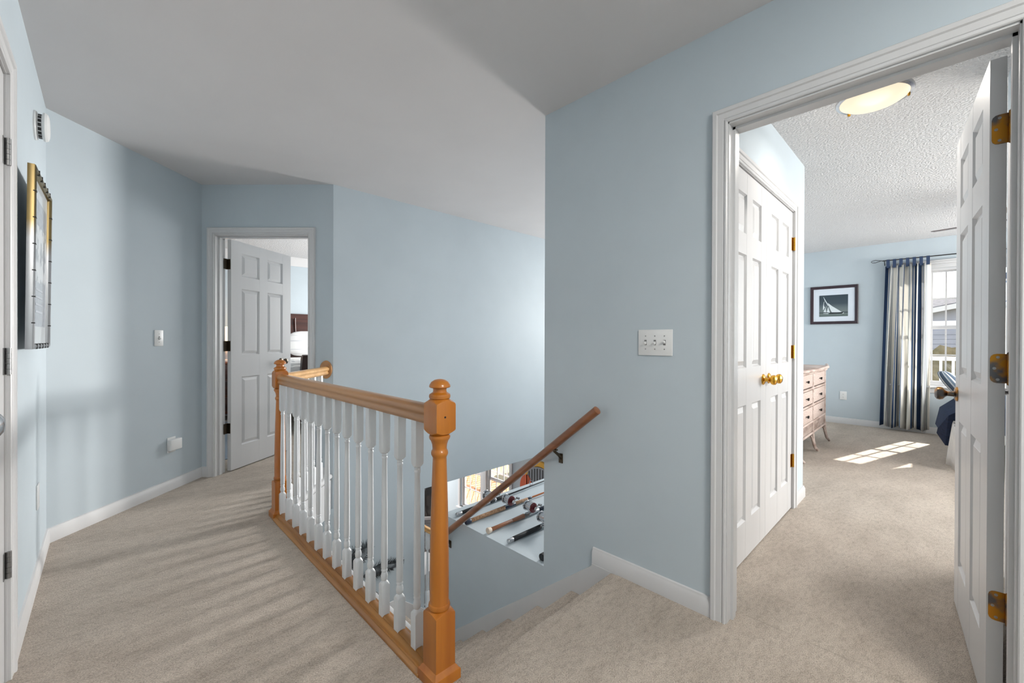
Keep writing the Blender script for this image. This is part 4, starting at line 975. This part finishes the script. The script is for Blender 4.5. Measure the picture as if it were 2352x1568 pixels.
MB().lathe([(.028, -.026), (.024, -.032), (0, -.034)], (0, .24, -.30), 16, 'x').build('eye', M['plate'], fish)
MB().lathe([(.011, -.033), (.009, -.037), (0, -.038)], (0, .24, -.30), 12, 'x').build('pupil', M['black'], fish)

hu = empty('display_hutch', (4.42, 6.62, HB), math.atan2(6.62, 4.42) - PI / 2, 'dark glossy hutch with glass case below the stairs', 'cabinet')
MB().box(-.21, .21, -.15, .15, 0, .40, .006).build('base_cabinet', M['redwood'], hu)
MB().box(-.19, .19, -.10, .15, .40, 1.9, .006).build('glass_case', mat('black_glass', (.012, .012, .014), .08), hu)
MB().lathe([(.10, .62), (.15, .80), (.16, 1.0), (.10, 1.16), (.06, 1.2)], n=24, sy=.3).build('vase', mat('smoky_glass', lin(60, 56, 54), .1), hu, mx=Matrix.Translation((-.06, -.11, 0)))
wc = empty('storage_bench', (3.36, 5.30, HB), math.radians(20), 'white lidded bench on the lower floor', 'bench')
MB().box(-.28, .28, -.18, .18, .03, .50, .006).build('chest', M['plate'], wc)
MB().box(-.30, .30, -.20, .20, .50, .60, .012).build('lid', M['plate'], wc)
ac = empty('armchair', (4.15, 6.15, HB), math.radians(140), 'grey striped armchair in the lower room', 'armchair')
gst = noisy(mat('grey_striped_fabric', lin(128, 124, 124), .9), lin(168, 164, 162), 10, stretch=(.3, 1, 6))
MB().box(-.34, .34, -.34, .30, .12, .45, .04).build('seat', gst, ac); MB().box(-.36, .36, .22, .38, .12, .92, .05).build('backrest', gst, ac)
for x in (-.38, .38): MB().box(x - .07, x + .07, -.34, .34, .10, .60, .04).build('armrest', gst, ac)
for x in (-.3, .3):
    for y in (-.28, .32): MB().box(x - .02, x + .02, y - .02, y + .02, 0, .12).build('leg', M['walnut_d'], ac, smooth=False)
po = empty('pouf', (2.95, 4.70, HB), 0, 'black and white patterned pouf on the lower floor', 'pouf')
MB().lathe([(.18, 0), (.24, .04), (.26, .16), (.24, .30), (.16, .36), (0, .37)], n=28).build('cover', noisy(mat('patterned_pouf_fabric', lin(206, 206, 204), .9), lin(70, 72, 76), 14, .48, .54), po)

# dark bristly wall ornaments on the stair wall
M['bristle'] = noisy(mat('charcoal_bristle', lin(40, 44, 48), .8), lin(92, 98, 102), 25)
def ornament(label, cx_, cz_, L_, hgt, tilt, n, tail=0):
    r = empty('feather_ornament', (cx_, YF - .012, cz_), 0, label, 'wall decoration', 'dark bristly ornaments on the stair wall')
    rm = Matrix.Rotation(-tilt, 4, 'Y')
    MB().tube([(-L_ / 2, 0, 0), (0, -.012, .01), (L_ / 2, 0, 0)], [.006, hgt * .28, .012], 10).build('core', M['bristle'], r, mx=rm)
    m = MB()
    for i in range(n):
        x = random.uniform(-L_ / 2, L_ / 2); k = 1 - (abs(x) / (L_ / 2)) ** 2 * .6
        s_ = random.choice((-1, 1)); l_ = hgt * .5 * k * random.uniform(.6, 1.3)
        m.tube([(x, -.005, 0), (x + .03 + random.uniform(-.02, .03), -.012 - random.random() * .01, s_ * l_ if s_ > 0 else s_ * l_ * .6)], [.004, .0008], 4)
    for i in range(tail):
        a_ = random.uniform(-.7, .7)
        m.tube([(L_ / 2, -.004, 0), (L_ / 2 + .10 * math.cos(a_), -.012, .10 * math.sin(a_))], [.004, .0006], 4)
    bo = m.build('bristles', M['bristle'], r, mx=rm, smooth=False, kind='stuff')
ornament('upper charcoal bristly ornament tilted on the stair wall', 1.56, -.745, .24, .22, .55, 200)
ornament('lower charcoal bristly fish shaped ornament above the landing', 1.76, -.925, .30, .17, .0, 220, 40)
ds = MB().lathe([(.012, 0), (.012, .01), (.006, .014), (.006, .03), (0, .031)], n=14).build('door_stop', M['steel'], None, mx=Matrix.Rotation(PI / 2, 4, 'X'), loc=(1.745, YF, -1.13))
tag(ds, 'tiny grey metal stop on the wall above the landing', 'door stop')

# ------------------------------------------------------------------ outside the lower windows: sunlit diagonal deck, rail, shrubs
M['deckb'] = noisy(mat('orange_deck_board', lin(222, 164, 120), .7), lin(204, 142, 98), 9, stretch=(.2, 1, 1))
dk = empty('wood_deck', (6.7, 7.0, HB - .1), 0, 'orange diagonal board deck outside the lower windows', 'deck')
for k in range(34):
    o_ = -3.4 + k * .2
    # board clipped to the deck rectangle in diagonal coordinates
    def clip(c):
        # line y - x = c within x[-1.35,1.35], y[-3,3.6]
        x0_, x1_ = max(-1.35, -3 - c), min(1.35, 3.6 - c); return x0_, x1_
    x0_, x1_ = clip(o_)
    if x1_ - x0_ > .15:
        b_ = MB().prism([(x0_, x0_ + o_ - .09), (x1_, x1_ + o_ - .09), (x1_, x1_ + o_ + .09), (x0_, x0_ + o_ + .09)], -.03, 0)
        b_.build('board', M['deckb'], dk, smooth=False)
M['ground'] = noisy(mat('sandy_ground', lin(176, 164, 138), .95), lin(140, 132, 100), .6)
gr = MB().box(-40, 120, -90, 90, -3.25, -3.05).build('ground', M['ground'], smooth=False); tag(gr, 'sandy ground outside the house', 'ground', kind='structure')
yr = empty('yard_railing', (8.2, 7.4, HB - .1), 0, 'white railing at the edge of the lower deck', 'railing')
MB().box(-.03, .03, -3, 3.6, .88, .94, .005).build('top_rail', M['plate'], yr); MB().box(-.02, .02, -3, 3.6, .10, .14).build('bottom_rail', M['plate'], yr, smooth=False)
for k in range(40): MB().box(-.015, .015, -3 + k * .168 - .015, -3 + k * .168 + .015, .12, .9).build('baluster', M['plate'], yr, smooth=False)
M['leaf'] = noisy(mat('shrub_leaf', lin(108, 122, 66), .8), lin(150, 158, 96), 8)
def shrub(loc, r, label):
    e = empty('shrub', loc, 0, label, 'shrub', 'shrubs beyond the lower deck')
    b = bmesh.new(); bmesh.ops.create_icosphere(b, subdivisions=4, radius=r)
    for v in b.verts: v.co *= 1 + random.uniform(-.14, .14); v.co.z = max(v.co.z, -r * .8)
    me = D.meshes.new('foliage'); b.to_mesh(me); b.free(); me.materials.append(M['leaf'])
    o = D.objects.new('foliage', me); COL.objects.link(o); o.parent = e; o.location = (0, 0, r * .8)
shrub((10.2, 8.2, -3.05), 1.0, 'green shrub seen through right lower window, nearer one'); shrub((10.6, 11.4, -3.05), 1.2, 'green shrub beyond the deck railing, farther one')

tag(MB().box(XB + T + .01, XB + 1.9, 1.6, 5.0, 2.30, 2.42).build('added_sun_blocker', M['plate'], smooth=False), 'unseen white slab added to keep the sun out of the foyer window', 'roof', kind='structure')  # added out of view so direct sun stays out of the foyer
# ------------------------------------------------------------------ outside the bedroom window: deck rail, neighbour house
br = empty('balcony_railing', (9.1, 0, .0), 0, 'white balcony railing outside the bedroom window', 'railing')
MB().box(-.04, .04, -3, 3, .86, .92, .006).build('top_rail', M['plate'], br); MB().box(-.02, .02, -3, 3, .42, .47).build('bottom_rail', M['plate'], br, smooth=False)
for k in range(46): MB().box(-.015, .015, -3 + k * .13 - .016, -3 + k * .13 + .016, .45, .88).build('baluster', M['plate'], br, smooth=False)
for y in (-1.5, .25, 2): MB().box(-.05, .05, y - .05, y + .05, -.099, 1.42).build('post', M['plate'], br, smooth=False)
MB().box(-.04, .04, -3, 3, 1.38, 1.46).build('upper_beam', M['plate'], br, smooth=False)
bk = empty('balcony', (8.3, 0, -.1), 0, 'pale board balcony floor outside the bedroom', 'balcony')
for k in range(12): MB().box(-.85 + k * .13, -.85 + k * .13 + .12, -3, 3, -.04, 0).build('board', noisy(mat('balcony_board_%d' % k, lin(176, 170, 164), .8), lin(150, 144, 140), 8), bk, smooth=False)
nh = empty('house', (27, 1.5, -3.05), 0, 'pale grey gabled neighbour house beyond the balcony', 'house')
hs = noisy(mat('pale_grey_siding', lin(176, 180, 192), .8), lin(168, 172, 184), 3)
m = MB(); pr = [(-9, 0), (2.5, 0), (2.5, 4.75), (-3.2, 6.0), (-9, 4.75)]
m.rings([[(x, a_, b_) for a_, b_ in pr] for x in (0, 5)]); m.box(3, 9, -9, 9, 0, 4.9); m.build('wall', hs, nh, smooth=False)
m = MB(); pr = [(-9.5, 4.62), (-3.2, 6.02), (3.0, 4.62), (3.0, 4.78), (-3.2, 6.18), (-9.5, 4.78)]
m.rings([[(x, a_, b_) for a_, b_ in pr] for x in (-.35, 5)])
m.rings([[(a_, y, b_) for a_, b_ in [(2.4, 4.8), (6, 6.45), (9.6, 4.8), (9.6, 4.95), (6, 6.6), (2.4, 4.95)]] for y in (-9.5, 9.5)])
m.build('roof', noisy(mat('grey_shingles', lin(120, 118, 120), .9), lin(100, 98, 100), 6), nh, smooth=False)
m = MB(); pr = [(-9.5, 4.52), (-3.2, 5.92), (3.0, 4.52), (3.0, 4.74), (-3.2, 6.14), (-9.5, 4.74)]
m.rings([[(x, a_, b_) for a_, b_ in pr] for x in (-.42, -.35)]); m.build('rake_board', M['plate'], nh, smooth=False)
for k in range(22): MB().box(-.03, 0, -9, 2.5, .1 + k * .21, .285 + k * .21).build('siding', hs, nh, smooth=False)
hd = empty('hedge', (17, 0, -3.05), 0, 'tan dry hedge beyond the balcony railing', 'hedge')
b = bmesh.new(); bmesh.ops.create_grid(b, x_segments=90, y_segments=14, size=1)
for v in b.verts:
    y, z = v.co.x * 11, (v.co.y * .5 + .5) * 3.9; v.co = (random.uniform(-.25, .25) + (z / 3.9) ** 3 * .8, y, z + (random.uniform(-.2, .2) if z > 3.5 else 0))
me = D.meshes.new('foliage'); b.to_mesh(me); b.free(); me.materials.append(noisy(mat('dry_grass', lin(150, 138, 110), .95), lin(112, 104, 74), 3)); o = D.objects.new('foliage', me); COL.objects.link(o); o.parent = hd
